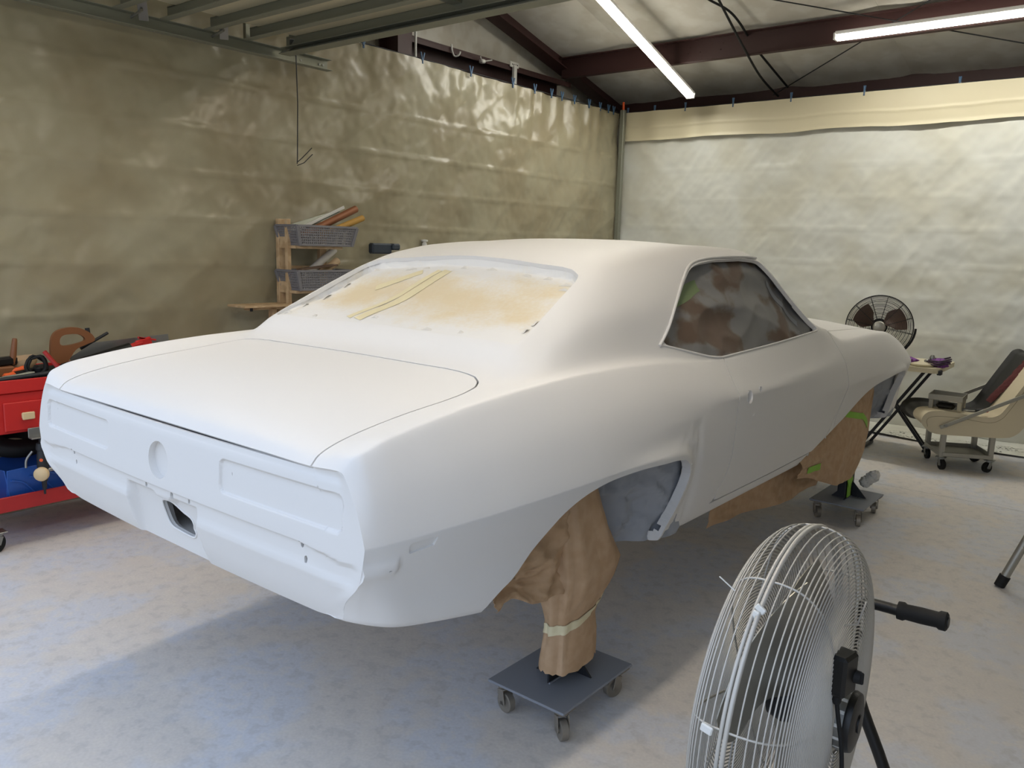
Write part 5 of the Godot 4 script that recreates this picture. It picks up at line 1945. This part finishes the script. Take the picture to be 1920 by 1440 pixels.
# ---------------------------------------------------------------- seat on a wheeled frame
func build_seat() -> void:
	var C := Vector3(1.02, 0, -4.68)
	var fw := Vector3(-.88, 0, .475).normalized()
	var sd := Vector3(.475, 0, .88).normalized()   # side towards the open door
	var B := Basis(fw, Vector3.UP, sd)
	var T := Transform3D(B, C)
	var fr := thing("seat_frame", "bare metal frame on four black casters under the two tone seat", "frame", C)
	var m := MB.new()
	for s in [-1, 1]:
		for f in [-1, 1]:
			m = MB.new()
			m.box(Vector3(.035, .185, .035), T * Transform3D(Basis.IDENTITY, Vector3(.165 * f, .182, .165 * s)), .003)
			part("leg", m, M.alu, fr)
			caster(fr, T * Vector3(.165 * f, .095, .165 * s), .038, [.3, 1.0, 2.2, .8][(f + 1) / 2 + (s + 1)], M.rubber, M.steel)
		m = MB.new()
		m.box(Vector3(.50, .028, .035), T * Transform3D(Basis.IDENTITY, Vector3(-.02, .286, .175 * s)), .003)
		part("rail", m, M.alu, fr)
		m = MB.new()
		m.box(Vector3(.33, .03, .008), T * Transform3D(Basis.IDENTITY, Vector3(0, .115, .185 * s)), .002)
		part("lower_rail", m, M.alu, fr)
		m = MB.new()
		m.box(Vector3(.008, .03, .33), T * Transform3D(Basis.IDENTITY, Vector3(.185 * s, .115, 0)), .002)
		part("lower_rail", m, M.alu, fr)
	m = MB.new()
	m.box(Vector3(.36, .006, .36), T * Transform3D(Basis.IDENTITY, Vector3(0, .100, 0)), .002)
	part("shelf", m, M.alu, fr)
	# seat: two halves, cream towards the door and black behind
	var st := thing("bench_seat", "low seat, half cream and half black, with bare metal arm bars", "seat", C + Vector3(0, .30, 0))
	var prof := [Vector2(.31, .335), Vector2(.335, .36), Vector2(.335, .395), Vector2(.30, .425), Vector2(.20, .432), Vector2(.05, .415), Vector2(-.08, .405), Vector2(-.15, .425), Vector2(-.20, .48), Vector2(-.30, .66), Vector2(-.385, .81), Vector2(-.41, .845), Vector2(-.445, .85), Vector2(-.465, .82), Vector2(-.43, .70), Vector2(-.36, .52), Vector2(-.31, .40), Vector2(-.26, .33), Vector2(-.18, .305), Vector2(.05, .302), Vector2(.25, .305)]
	var i := 0
	for w in [[.0, .275, M.cream, "cream half with piping"], [-.275, .0, M.seat_black, "black half"]]:
		var P := []
		var pts := rounded(prof, 4)
		var nst := 14
		for k in nst:
			var t := k / float(nst - 1)
			var z: float = lerpf(w[0], w[1], t)
			# rounded outer edge
			var e := (t if i == 0 else 1.0 - t)
			var shrink := .022 * pow(smoothstep(.72, 1.0, e), 2.0) + .004 * smoothstep(.12, 0.0, e)
			var row := []
			for j in pts.size() + 1:
				var q := pts[j % pts.size()]
				var q0 := pts[(j - 1 + pts.size()) % pts.size()]
				var q1 := pts[(j + 1) % pts.size()]
				var nn := (q1 - q0).orthogonal().normalized()
				row.append(T * Vector3(q.x + nn.x * shrink, q.y + nn.y * shrink, z))
			P.append(row)
		m = MB.new()
		m.grid(P, Vector3.ZERO)
		# end caps
		for kk in [0, nst - 1]:
			var poly := PackedVector2Array()
			for j in pts.size():
				var lp: Vector3 = T.affine_inverse() * P[kk][j]
				poly.append(Vector2(lp.x, lp.y))
			var idx := Geometry2D.triangulate_polygon(poly)
			var zc: float = w[0] if kk == 0 else w[1]
			for a in range(0, idx.size(), 3):
				m.ftri(T * Vector3(poly[idx[a]].x, poly[idx[a]].y, zc), T * Vector3(poly[idx[a + 1]].x, poly[idx[a + 1]].y, zc), T * Vector3(poly[idx[a + 2]].x, poly[idx[a + 2]].y, zc), sd * (-1.0 if kk == 0 else 1.0))
		part("seat_half", m, w[2], st, w[3])
		i += 1
	m = MB.new()
	var pip := []
	for q in [Vector2(.318, .345), Vector2(.325, .40), Vector2(.26, .425), Vector2(.10, .42), Vector2(-.08, .40), Vector2(-.16, .43), Vector2(-.21, .50), Vector2(-.31, .68), Vector2(-.40, .83)]:
		pip.append(T * Vector3(q.x - .003, q.y - .012, .272))
	m.tube(spline3(pip), .004, 6)
	part("piping", m, M.cream_dark, st)
	for s in [-1, 1]:
		m = MB.new()
		m.bar(T * Vector3(.235, .335, .290 * s), T * Vector3(-.40, .655, .290 * s), .010, .026)
		part("arm_bar", m, M.alu, st)
		m = MB.new()
		m.lathe([Vector2(.012, 0), Vector2(.012, .006), Vector2(0, .008)], T * Transform3D(along(Vector3(0, 0, s)), Vector3(.20, .352, .295 * s)), 10)
		part("bolt", m, M.steel, st)
	# maroon cloth over the seam of the back
	var cl := MB.new()
	var n := fnoise(161, 4.0)
	var P := []
	for k in 30:
		var t := k / 29.0
		var q := Vector2(lerpf(-.18, -.46, t), lerpf(.49, .885, t))
		if t > .9: q = Vector2(lerpf(-.432, -.50, (t - .9) * 10), lerpf(.862, .82, (t - .9) * 10))
		var row := []
		for j in 12:
			var u := j / 11.0
			var w := lerpf(.030, .060, t)
			var hgt := .030 * sin(PI * u) + .012 * n.get_noise_2d(u * 2, t * 5)
			row.append(T * Vector3(q.x + hgt * .85, q.y + hgt * .5, -.015 + (u - .5) * 2 * w + .02 * t))
		P.append(row)
	cl.grid(P, fw + Vector3.UP, .004)
	single("maroon_cloth", cl, M.maroon, T * Vector3(-.3, .6, 0), "rolled maroon cloth lying over the back of the two tone seat", "cloth")
	# metal tray and tools on the seat
	var tr := thing("metal_tray", "shallow open metal tray resting on the seat", "tray", T * Vector3(.12, .43, .02))
	var tb := T * Transform3D(Basis(Vector3.UP, .5) * Basis(Vector3.RIGHT, .06), Vector3(.12, .505, .02))
	m = MB.new()
	m.box(Vector3(.22, .004, .16), tb, .001)
	part("bottom", m, M.alu, tr)
	for a in [[0, .02, .082, .23, .04, .004], [0, .02, -.082, .23, .04, .004], [.113, .02, 0, .004, .04, .165], [-.113, .02, 0, .004, .04, .165]]:
		m = MB.new()
		m.box(Vector3(a[3], a[4], a[5]), tb * Transform3D(Basis.IDENTITY, Vector3(a[0], a[1], a[2])), .001)
		part("side", m, M.alu, tr)
	for a in [[.095, .065], [-.095, .065], [.095, -.065], [-.095, -.065]]:
		m = MB.new()
		m.box(Vector3(.03, .07, .025), tb * Transform3D(Basis.IDENTITY, Vector3(a[0], -.036, a[1])), .003)
		part("foot", m, M.alu, tr)
	m = MB.new()
	m.box(Vector3(.13, .045, .075), tb * Transform3D(Basis.IDENTITY, Vector3(.0, -.046, .03)), .018)
	single("black_block", m, M.black, tb * Vector3(0, -.07, .03), "black sanding block tucked under the metal tray", "sanding block")
	var sc := thing("screwdriver", "screwdriver with a red tipped handle lying on the cream seat", "screwdriver", T * Vector3(-.06, .44, .14))
	m = MB.new()
	m.tube([T * Vector3(.05, .448, .16), T * Vector3(-.03, .448, .15)], .0045, 8)
	part("shaft", m, M.steel, sc)
	m = MB.new()
	m.lathe([Vector2(0, 0), Vector2(.010, .004), Vector2(.015, .02), Vector2(.012, .05), Vector2(.014, .07), Vector2(0, .072)], Transform3D(along(T.basis * Vector3(-.99, .06, -.12)), T * Vector3(-.03, .448, .15)), 14)
	part("handle", m, M.black, sc)
	m = MB.new()
	m.lathe([Vector2(0, .066), Vector2(.0145, .067), Vector2(.0145, .088), Vector2(.010, .094), Vector2(0, .095)], Transform3D(along(T.basis * Vector3(-.99, .06, -.12)), T * Vector3(-.03, .448, .15)), 14)
	part("handle_tip", m, M.red, sc, "red tip")

# ---------------------------------------------------------------- red tool cart
func build_cart() -> void:
	var c := thing("tool_cart", "red steel tool cart with one drawer and a low shelf", "tool cart", Vector3(-2.33, 0, .25))
	var x0 := -2.56; var x1 := -2.10; var z0 := -.30; var z1 := .80
	var zc := (z0 + z1) / 2; var xc := (x0 + x1) / 2; var L := z1 - z0
	var m := MB.new()
	m.cbox(Vector3(xc, .782, zc), Vector3(x1 - x0, .012, L), .002)
	for a in [[x1, zc, .012, L], [x0, zc, .012, L], [xc, z0, x1 - x0, .012], [xc, z1, x1 - x0, .012]]:
		m.cbox(Vector3(a[0], .806, a[1]), Vector3(a[2], .062, a[3]), .003)
	part("top_tray", m, M.red, c)
	m = MB.new()
	m.cbox(Vector3(xc, .675, zc), Vector3(x1 - x0 - .01, .195, L - .02), .004)
	part("cabinet", m, M.red, c)
	m = MB.new()
	m.cbox(Vector3(x1 + .001, .660, .44), Vector3(.014, .140, .46), .004)
	var dw := part("drawer", m, M.red, c)
	m = MB.new()
	m.cbox(Vector3(x1 + .016, .662, .572), Vector3(.022, .030, .048), .005)
	m.cbox(Vector3(x1 + .030, .662, .572), Vector3(.010, .036, .056), .004)
	part("knob", m, M.beige, dw, "beige drawer knob")
	m = MB.new()
	m.cbox(Vector3(xc, .225, zc), Vector3(x1 - x0, .012, L), .002)
	for a in [[x1, zc, .012, L], [x0, zc, .012, L], [xc, z0, x1 - x0, .012], [xc, z1, x1 - x0, .012]]:
		m.cbox(Vector3(a[0], .235, a[1]), Vector3(a[2], .075, a[3]), .003)
	part("low_shelf", m, M.red_plain, c)
	for a in [[x0 + .03, z0 + .03], [x1 - .03, z0 + .03], [x0 + .03, z1 - .05], [x1 - .03, z1 - .05]]:
		m = MB.new()
		m.cbox(Vector3(a[0], .34, a[1]), Vector3(.035, .48, .035), .004)
		part("corner_post", m, M.white_metal, c)
		caster(c, Vector3(a[0], .105, a[1] - .03), .048, 1.2, M.rubber, M.steel)
	# blue bin on the shelf
	var b := thing("blue_bin", "blue plastic bin with ribs on the cart's low shelf", "bin", Vector3(-2.27, .232, .55))
	var T := Transform3D(Basis(Vector3.UP, .15), Vector3(-2.27, .232, .53))
	m = MB.new()
	m.box(Vector3(.24, .006, .30), T * Transform3D(Basis.IDENTITY, Vector3(0, .004, 0)), .002)
	part("bottom", m, M.blue, b)
	for s in [-1, 1]:
		m = MB.new()
		m.box(Vector3(.006, .165, .33), T * Transform3D(Basis(Vector3.FORWARD, .12 * s), Vector3(.128 * s, .084, 0)), .002)
		part("side", m, M.blue, b)
		m = MB.new()
		m.box(Vector3(.26, .165, .006), T * Transform3D(Basis(Vector3.RIGHT, .12 * s), Vector3(0, .084, .160 * s)), .002)
		part("side", m, M.blue, b)
	for q in [-.09, .0, .09]:
		m = MB.new()
		m.tube(spline3([T * Vector3(.135, .03, q - .05), T * Vector3(.142, .09, q), T * Vector3(.146, .115, q + .06)]), .004, 6)
		part("moulded_rib", m, M.blue, b)
	m = MB.new()
	m.cbox(T * Vector3(.150, .07, -.15), Vector3(.012, .05, .03), .004)
	part("tag", m, M.white_metal, b)
	# tyre-like black rolls behind it
	m = MB.new()
	m.lathe([Vector2(.07, -.035), Vector2(.135, -.035), Vector2(.15, -.02), Vector2(.15, .02), Vector2(.135, .035), Vector2(.07, .035), Vector2(.07, -.035)], Transform3D(along(Vector3(.3, .9, .0)), Vector3(-2.41, .48, .52)), 32)
	single("black_hose_reel", m, M.rubber, Vector3(-2.41, .42, .52), "black rubber wheel lying above the blue bin under the cabinet", "wheel")
	m = MB.new()
	m.cbox(Vector3(-2.30, .30, .20), Vector3(.30, .13, .26), .02)
	single("dark_case", m, M.dark_steel, Vector3(-2.30, .232, .20), "dark grey case on the cart's low shelf beside the blue bin", "case")
	# air regulator hanging from the cabinet
	var r := thing("air_regulator", "grey air regulator with a cream gauge hanging below the drawer", "air regulator", Vector3(-2.08, .30, .52))
	m = MB.new()
	m.cbox(Vector3(-2.085, .572, .515), Vector3(.006, .05, .12), .002)
	m.cbox(Vector3(-2.065, .550, .515), Vector3(.045, .006, .12), .002)
	part("bracket", m, M.steel, r)
	m = MB.new()
	var ax := Transform3D(Basis.IDENTITY, Vector3(-2.065, 0, .525))
	m.lathe([Vector2(0, .552), Vector2(.012, .55), Vector2(.012, .525), Vector2(.024, .52), Vector2(.027, .50), Vector2(.027, .488), Vector2(.022, .485), Vector2(.026, .45), Vector2(.027, .40), Vector2(.021, .385), Vector2(.016, .33), Vector2(.012, .325), Vector2(.010, .29), Vector2(.006, .285), Vector2(.005, .262), Vector2(0, .26)], ax, 20)
	part("body", m, M.dark_steel, r)
	m = MB.new()
	m.lathe([Vector2(0, .012), Vector2(.030, .010), Vector2(.034, .004), Vector2(.034, -.012), Vector2(0, -.014)], Transform3D(along(Vector3(.75, 0, .66)), Vector3(-2.035, .372, .548)), 28)
	part("gauge", m, M.beige, r, "cream round gauge")
	m = MB.new()
	m.tube([Vector3(-2.065, .38, .52), Vector3(-2.06, .385, .44)], .011, 10)
	m.tube([Vector3(-2.06, .385, .45), Vector3(-2.055, .388, .37)], .016, 10)
	part("hose_fitting", m, M.steel, r)
	m = MB.new()
	m.tube(spline3([Vector3(-2.09, .48, .56), Vector3(-2.10, .44, .585), Vector3(-2.10, .40, .59)]), .006, 8)
	part("lever", m, M.steel, r)
	m = MB.new()
	m.lathe([Vector2(0, .002), Vector2(.008, .002), Vector2(.008, -.004), Vector2(0, -.004)], Transform3D(along(Vector3(.8, 0, .6)), Vector3(-2.044, .44, .54)), 12)
	part("vent", m, M.orange, r)
	# tools heaped on the tray
	var y := .824
	m = MB.new()
	m.cbox(Vector3(xc, .806, zc), Vector3(x1 - x0 - .02, .034, L - .02), .004)
	single("foam_mat", m, M.rubber, Vector3(xc, .789, zc), "black foam mat filling the red tray under the tools", "mat")
	var sw := thing("hand_saw", "hand saw with a worn brown wooden handle on the cart", "saw", Vector3(-2.35, y, .28))
	# handle: closed loop, drawn upright in the z-y plane
	var hs := MB.new()
	var outer := rounded(v2([-.02, .0, -.015, .085, .01, .135, .06, .152, .13, .145, .19, .105, .205, .065, .16, .05, .10, .03, .04, -.03]), 5)
	var inner := rounded(v2([.028, .075, .035, .105, .06, .118, .12, .112, .152, .09, .15, .07, .10, .062, .05, .062]), 5)
	var G := []
	var m2 := outer.size()
	# ring between the outlines: match by angle
	var ctr := Vector2(.09, .085)
	var IN := []
	for q in outer:
		var best := Vector2.ZERO
		var bd := 1e9
		for w in inner:
			var dd := absf(angle_difference((w - ctr).angle(), (q - ctr).angle()))
			if dd < bd:
				bd = dd; best = w
		IN.append(best)
	var HT := Transform3D(Basis(Vector3(0, 0.1, -1).normalized(), Vector3(0, 1, .1).normalized(), Vector3(1, 0, 0)), Vector3(-2.34, y + .062, .325))
	for s in [-1.0, 1.0]:
		for i in m2:
			var j := (i + 1) % m2
			hs.fquad(HT * Vector3(outer[i].x, outer[i].y, .011 * s), HT * Vector3(outer[j].x, outer[j].y, .011 * s), HT * Vector3(IN[j].x, IN[j].y, .011 * s), HT * Vector3(IN[i].x, IN[i].y, .011 * s), HT.basis * Vector3(0, 0, s))
	for i in m2:
		var j := (i + 1) % m2
		hs.fquad(HT * Vector3(outer[i].x, outer[i].y, -.011), HT * Vector3(outer[j].x, outer[j].y, -.011), HT * Vector3(outer[j].x, outer[j].y, .011), HT * Vector3(outer[i].x, outer[i].y, .011), HT.basis * Vector3(outer[i].x - ctr.x, outer[i].y - ctr.y, 0))
		hs.fquad(HT * Vector3(IN[i].x, IN[i].y, -.011), HT * Vector3(IN[j].x, IN[j].y, -.011), HT * Vector3(IN[j].x, IN[j].y, .011), HT * Vector3(IN[i].x, IN[i].y, .011), HT.basis * Vector3(ctr.x - IN[i].x, ctr.y - IN[i].y, 0))
	part("handle", hs, M.brown_wood, sw)
	m = MB.new()
	m.prism(v2([.06, -.01, .20, .052, .62, .03, .62, -.01, .10, -.045]), .0015, HT)
	part("blade", m, M.steel, sw)
	# long black caulk guns with red ends
	var cg := thing("caulk_gun", "black caulk gun with a red trigger lying across the cart", "caulk gun", Vector3(-2.24, y, .1))
	m = MB.new()
	m.tube([Vector3(-2.22, y + .028, .34), Vector3(-2.25, y + .105, -.02)], .026, 16)
	part("barrel", m, M.black, cg)
	m = MB.new()
	m.tube([Vector3(-2.25, y + .105, -.02), Vector3(-2.255, y + .125, -.09)], .016, 12)
	m.box(Vector3(.022, .045, .09), Transform3D(Basis(Vector3.RIGHT, .25), Vector3(-2.253, y + .125, -.10)), .006)
	part("trigger_block", m, M.red, cg)
	m = MB.new()
	m.bar(Vector3(-2.253, y + .140, -.13), Vector3(-2.253, y + .155, -.07), .016, .012)
	m.bar(Vector3(-2.253, y + .155, -.07), Vector3(-2.253, y + .135, -.17), .016, .010)
	part("trigger", m, M.red, cg)
	m = MB.new()
	m.bar(Vector3(-2.30, y + .03, -.02), Vector3(-2.31, y + .10, -.24), .05, .03)
	single("black_tool_bar", m, M.black, Vector3(-2.30, y + .01, -.12), "flat black tool bar lying behind the caulk gun", "tool")
	var pts := [["black_pipe", Vector3(-2.40, y + .0, .11), Vector3(-2.42, y + .205, .125), .012, "upright dark pipe standing behind the saw handle"], ["steel_pipe", Vector3(-2.385, y + .10, .18), Vector3(-2.39, y + .175, .03), .008, "thin steel pipe slanting behind the saw handle"]]
	for a in pts:
		m = MB.new()
		m.lathe([Vector2(0, 0), Vector2(a[3], 0), Vector2(a[3], (a[2] - a[1]).length()), Vector2(a[3] * .6, (a[2] - a[1]).length()), Vector2(a[3] * .6, .02), Vector2(0, .02)], Transform3D(along(a[2] - a[1]), a[1]), 14)
		single(a[0], m, M.dark_steel, a[1], a[4], "pipe")
	m = MB.new()
	m.bar(Vector3(-2.165, y + .012, .365), Vector3(-2.21, y + .125, .43), .032, .014)
	m.bar(Vector3(-2.166, y + .008, .360), Vector3(-2.172, y + .026, .371), .036, .02)
	single("red_bar", m, M.red_plain, Vector3(-2.165, y, .365), "flat red steel bar leaning beside the black cable", "bar")
	# black cable coil
	m = MB.new()
	var cp := []
	for k in 70:
		var a := TAU * k / 22.0
		cp.append(Vector3(-2.20 + .018 * sin(a * .37), y + .055 + .048 * sin(a) + .006 * sin(k), .475 + .045 * cos(a) + .010 * sin(a * .31)))
	m.tube(cp, .0065, 8)
	single("cable_coil", m, M.rubber, Vector3(-2.20, y, .475), "tangle of black cable beside the red bar", "cable")
	m = MB.new()
	m.box(Vector3(.05, .05, .08), Transform3D(Basis(Vector3.UP, .4), Vector3(-2.27, y + .026, .43)), .015)
	m.tube([Vector3(-2.27, y + .03, .44), Vector3(-2.25, y + .02, .54), Vector3(-2.22, y + .015, .60)], .012, 10)
	single("black_grinder", m, M.black, Vector3(-2.27, y, .43), "black power tool body under the cable tangle", "power tool")
	# wooden disc, mallet, orange grips, wrenches
	m = MB.new()
	m.lathe([Vector2(0, .0), Vector2(.05, .0), Vector2(.072, .03), Vector2(.075, .062), Vector2(.068, .062), Vector2(.062, .03), Vector2(0, .02)], Transform3D(Basis(Vector3.RIGHT, .15), Vector3(-2.40, y + .012, .465)), 32)
	single("wooden_bowl", m, M.wood, Vector3(-2.40, y, .465), "pale wooden bowl standing behind the orange grips", "bowl")
	var ml := thing("hammer", "hammer with a dark head and an upright wooden handle", "hammer", Vector3(-2.33, y, .56))
	m = MB.new()
	m.lathe([Vector2(0, 0), Vector2(.013, 0), Vector2(.015, .05), Vector2(.012, .12), Vector2(.010, .13), Vector2(0, .132)], Transform3D(along(Vector3(0, 1, -.15)), Vector3(-2.33, y + .055, .535)), 14)
	part("handle", m, M.brown_wood, ml)
	m = MB.new()
	m.box(Vector3(.05, .045, .13), Transform3D(Basis(Vector3.UP, .3), Vector3(-2.33, y + .072, .575)), .010)
	part("head", m, M.black, ml)
	m = MB.new()
	m.cbox(Vector3(-2.33, y + .026, .60), Vector3(.10, .050, .12), .006)
	single("wood_block", m, M.brown_wood, Vector3(-2.33, y, .60), "brown wooden block under the hammer head", "block")
	for a in [["orange_grip", Vector3(-2.19, y + .018, .625), Vector3(-2.21, y + .022, .57), .016, M.orange, "orange tool grip lying at the open end of the cart"], ["orange_grip", Vector3(-2.29, y + .024, .555), Vector3(-2.29, y + .035, .49), .017, M.orange, "orange tool grip with a white tip beside the bowl"], ["steel_wrench", Vector3(-2.15, y + .016, .66), Vector3(-2.16, y + .030, .50), .010, M.galv, "grey steel wrench lying on the front edge of the cart"], ["pry_bar", Vector3(-2.125, y + .014, .68), Vector3(-2.13, y + .028, .40), .012, M.dark_steel, "dark steel pry bar along the front edge of the cart"]]:
		m = MB.new()
		m.tube([a[1], a[1].lerp(a[2], .15), a[1].lerp(a[2], .5), a[1].lerp(a[2], .85), a[2]], [a[3] * .7, a[3], a[3] * .82, a[3], a[3] * .6], 12)
		single(a[0], m, a[4], a[1], a[5], "tool")

# ---------------------------------------------------------------- wall shelf with baskets
func basket(at: Vector3, label: String) -> Node3D:
	var t := thing("basket", label, "basket", at, "grey baskets on the wall shelf")
	# tapered lattice box: length along z, depth along x
	var Lz := .50; var Dx := .24; var H := .13
	var fr := MB.new()
	var lat := MB.new()
	var corner := func(sx: float, sz: float, h: float) -> Vector3:
		var g := 1.0 + .16 * (h / H)
		return at + Vector3(sx * Dx * .43 * g, h, sz * Lz * .44 * g)
	for h in [.006, H]:
		var w := .010 if h < .01 else .014
		for e in [[-1, -1, 1, -1], [1, -1, 1, 1], [1, 1, -1, 1], [-1, 1, -1, -1]]:
			fr.bar(corner.call(e[0], e[1], h), corner.call(e[2], e[3], h), w, .016)
	for e in [[-1, -1], [1, -1], [1, 1], [-1, 1]]:
		fr.bar(corner.call(e[0], e[1], .0), corner.call(e[0], e[1], H), .022, .022, Vector3.RIGHT)
	for h in [.028, .045, .062, .079, .096, .112]:
		for e in [[-1, -1, 1, -1], [1, -1, 1, 1], [1, 1, -1, 1], [-1, 1, -1, -1]]:
			lat.bar(corner.call(e[0], e[1], h), corner.call(e[2], e[3], h), .004, .0105)
	for e in [[-1, -1, 1, -1, 13], [1, -1, 1, 1, 28], [1, 1, -1, 1, 13], [-1, 1, -1, -1, 28]]:
		for k in range(1, e[4]):
			var u := k / float(e[4])
			lat.bar(corner.call(e[0], e[1], .006).lerp(corner.call(e[2], e[3], .006), u), corner.call(e[0], e[1], H).lerp(corner.call(e[2], e[3], H), u), .0105, .004, Vector3.RIGHT if absf(e[1] - e[3]) > 1 else Vector3.FORWARD)
	part("frame", fr, M.grey_plastic, t)
	var l := part("lattice", lat, M.grey_plastic, t)
	l.set_meta("kind", "stuff")
	var b := MB.new()
	b.cbox(at + Vector3(0, .004, 0), Vector3(Dx * .86, .006, Lz * .88), .002)
	part("bottom", b, M.grey_plastic, t)
	return t
func roll(called: String, a: Vector3, b: Vector3, r: float, m: Material, label: String, cat := "paper roll") -> void:
	var mb := MB.new()
	var L := (b - a).length()
	mb.lathe([Vector2(r * .6, 0), Vector2(r, 0), Vector2(r, L), Vector2(r * .6, L), Vector2(r * .6, 0)], Transform3D(along(b - a), a), 20)
	single(called, mb, m, a, label, cat)
func build_shelf() -> void:
	var s := thing("wall_shelf", "raw wooden shelf rack standing against the tan sheet", "shelf", Vector3(-2.56, 0, -1.5))
	var m := MB.new()
	for z in [-1.285, -1.63]:
		m = MB.new()
		m.cbox(Vector3(-2.645, .86, z), Vector3(.035, 1.62, .06), .003)
		part("upright", m, M.wood, s)
	m = MB.new()
	m.cbox(Vector3(-2.53, 1.38, -1.255), Vector3(.20, .58, .014), .002)
	m = MB.new()
	m.cbox(Vector3(-2.535, .86, -1.262), Vector3(.030, 1.62, .030), .002)
	part("upright", m, M.wood, s)
	for y in [1.485, 1.185]:
		m = MB.new()
		m.cbox(Vector3(-2.56, y, -1.46), Vector3(.22, .020, .40), .002)
		part("board", m, M.wood, s)
		m = MB.new()
		m.cbox(Vector3(-2.60, y + .075, -1.272), Vector3(.10, .13, .018), .002)
		part("end_board", m, M.wood, s)
	for y in [1.33, .95]:
		m = MB.new()
		m.cbox(Vector3(-2.66, y, -1.46), Vector3(.012, .05, .40), .002)
		part("cross_rail", m, M.wood, s)
	basket(Vector3(-2.53, 1.496, -1.50), "grey lattice basket on the upper shelf board holding long rolls")
	basket(Vector3(-2.53, 1.196, -1.50), "grey lattice basket on the lower shelf board holding strips")
	roll("copper_roll", Vector3(-2.52, 1.56, -1.36), Vector3(-2.56, 1.765, -1.87), .026, M.copper, "copper brown roll sticking out of the upper basket")
	roll("paper_roll", Vector3(-2.45, 1.56, -1.45), Vector3(-2.46, 1.700, -1.85), .022, M.ochre, "ochre yellow roll sticking out of the upper basket below the copper one")
	m = MB.new()
	m.bar(Vector3(-2.57, 1.60, -1.27), Vector3(-2.62, 1.735, -1.78), .05, .008, Vector3(1, .6, 0))
	single("metal_strip", m, M.galv, Vector3(-2.57, 1.56, -1.27), "grey metal strip leaning in the upper basket behind the rolls", "strip")
	m = MB.new()
	m.bar(Vector3(-2.56, 1.60, -1.36), Vector3(-2.605, 1.775, -1.80), .012, .02)
	single("ruler", m, M.white_metal, Vector3(-2.545, 1.56, -1.36), "white edged ruler lying on the copper roll", "ruler")
	roll("paper_tube", Vector3(-2.58, 1.28, -1.42), Vector3(-2.62, 1.47, -1.72), .026, M.primer_paper, "pale cardboard tube standing in the lower basket", "tube")
	roll("tan_roll", Vector3(-2.56, 1.30, -1.55), Vector3(-2.60, 1.39, -1.73), .028, M.wood, "tan roll lying in the lower basket")
	m = MB.new()
	m.bar(Vector3(-2.47, 1.335, -1.30), Vector3(-2.53, 1.365, -1.66), .05, .012)
	single("wood_strip", m, M.dark_wood, Vector3(-2.47, 1.33, -1.30), "reddish flat strip laid across the lower basket", "strip")
	# low plank on brackets
	m = MB.new()
	m.cbox(Vector3(-2.555, 1.098, -1.15), Vector3(.20, .014, .56), .002)
	var pl := thing("plank_shelf", "thin wooden plank on brackets below the baskets", "shelf", Vector3(-2.56, 1.0, -1.15))
	part("board", m, M.wood, pl)
	m = MB.new()
	m.cbox(Vector3(-2.60, 1.078, -1.20), Vector3(.05, .026, .46), .003)
	part("batten", m, M.wood, pl)
	m = MB.new()
	m.cbox(Vector3(-2.59, 1.035, -1.17), Vector3(.05, .07, .035), .003)
	part("bracket", m, M.wood, pl)
	m = MB.new()
	m.lathe([Vector2(0, 0), Vector2(.010, 0), Vector2(.010, .03), Vector2(0, .03)], Transform3D(Basis.IDENTITY, Vector3(-2.55, 1.061, -.98)), 10)
	part("peg", m, M.dark_steel, pl)
	# small tools hung on the sheet, seen just above the roof of the car
	m = MB.new()
	m.cbox(Vector3(-2.64, 1.485, -2.18), Vector3(.06, .08, .20), .012)
	m.cbox(Vector3(-2.62, 1.50, -2.31), Vector3(.06, .05, .08), .012)
	single("wall_box", m, M.wall_box, Vector3(-2.64, 1.445, -2.18), "small dark blue tool box fixed to the tan sheet above the car's roof line", "box")
	m = MB.new()
	m.lathe([Vector2(0, 0), Vector2(.02, 0), Vector2(.02, .06), Vector2(.012, .075), Vector2(.028, .08), Vector2(.028, .092), Vector2(0, .095)], Transform3D(Basis.IDENTITY, Vector3(-2.665, 1.47, -2.68)), 16)
	single("white_bottle", m, M.white_metal, Vector3(-2.665, 1.47, -2.68), "small white bottle top showing above the car's roof line", "bottle")

# ---------------------------------------------------------------- folding stand at the edge
func build_work_stand() -> void:
	var t := thing("work_stand", "grey tubular folding work stand with black rubber feet", "work stand", Vector3(1.66, 0, -2.24))
	var feet := [Vector3(1.664, 0, -2.245), Vector3(2.30, 0, -2.6), Vector3(2.25, 0, -1.9)]
	var tops := [Vector3(2.0, 1.02, -2.42), Vector3(2.14, 1.02, -2.47), Vector3(2.10, 1.02, -2.25)]
	for i in 3:
		var m := MB.new()
		m.tube([feet[i].lerp(tops[i], .03), tops[i]], .020, 14)
		part("leg", m, M.alu, t)
		m = MB.new()
		m.tube([feet[i] + Vector3(0, .002, 0), feet[i].lerp(tops[i], .055)], [.024, .0255], 14)
		part("foot", m, M.rubber, t)
	var b := MB.new()
	b.tube([feet[0].lerp(tops[0], .18), feet[1].lerp(tops[1], .20)], .008, 8)
	part("brace", b, M.black, t)
	b = MB.new()
	b.tube([feet[0].lerp(tops[0], .30), feet[2].lerp(tops[2], .30)], .008, 8)
	part("brace", b, M.black, t)
	b = MB.new()
	b.cbox(Vector3(2.08, 1.03, -2.38), Vector3(.28, .03, .30), .006)
	part("top", b, M.alu, t)
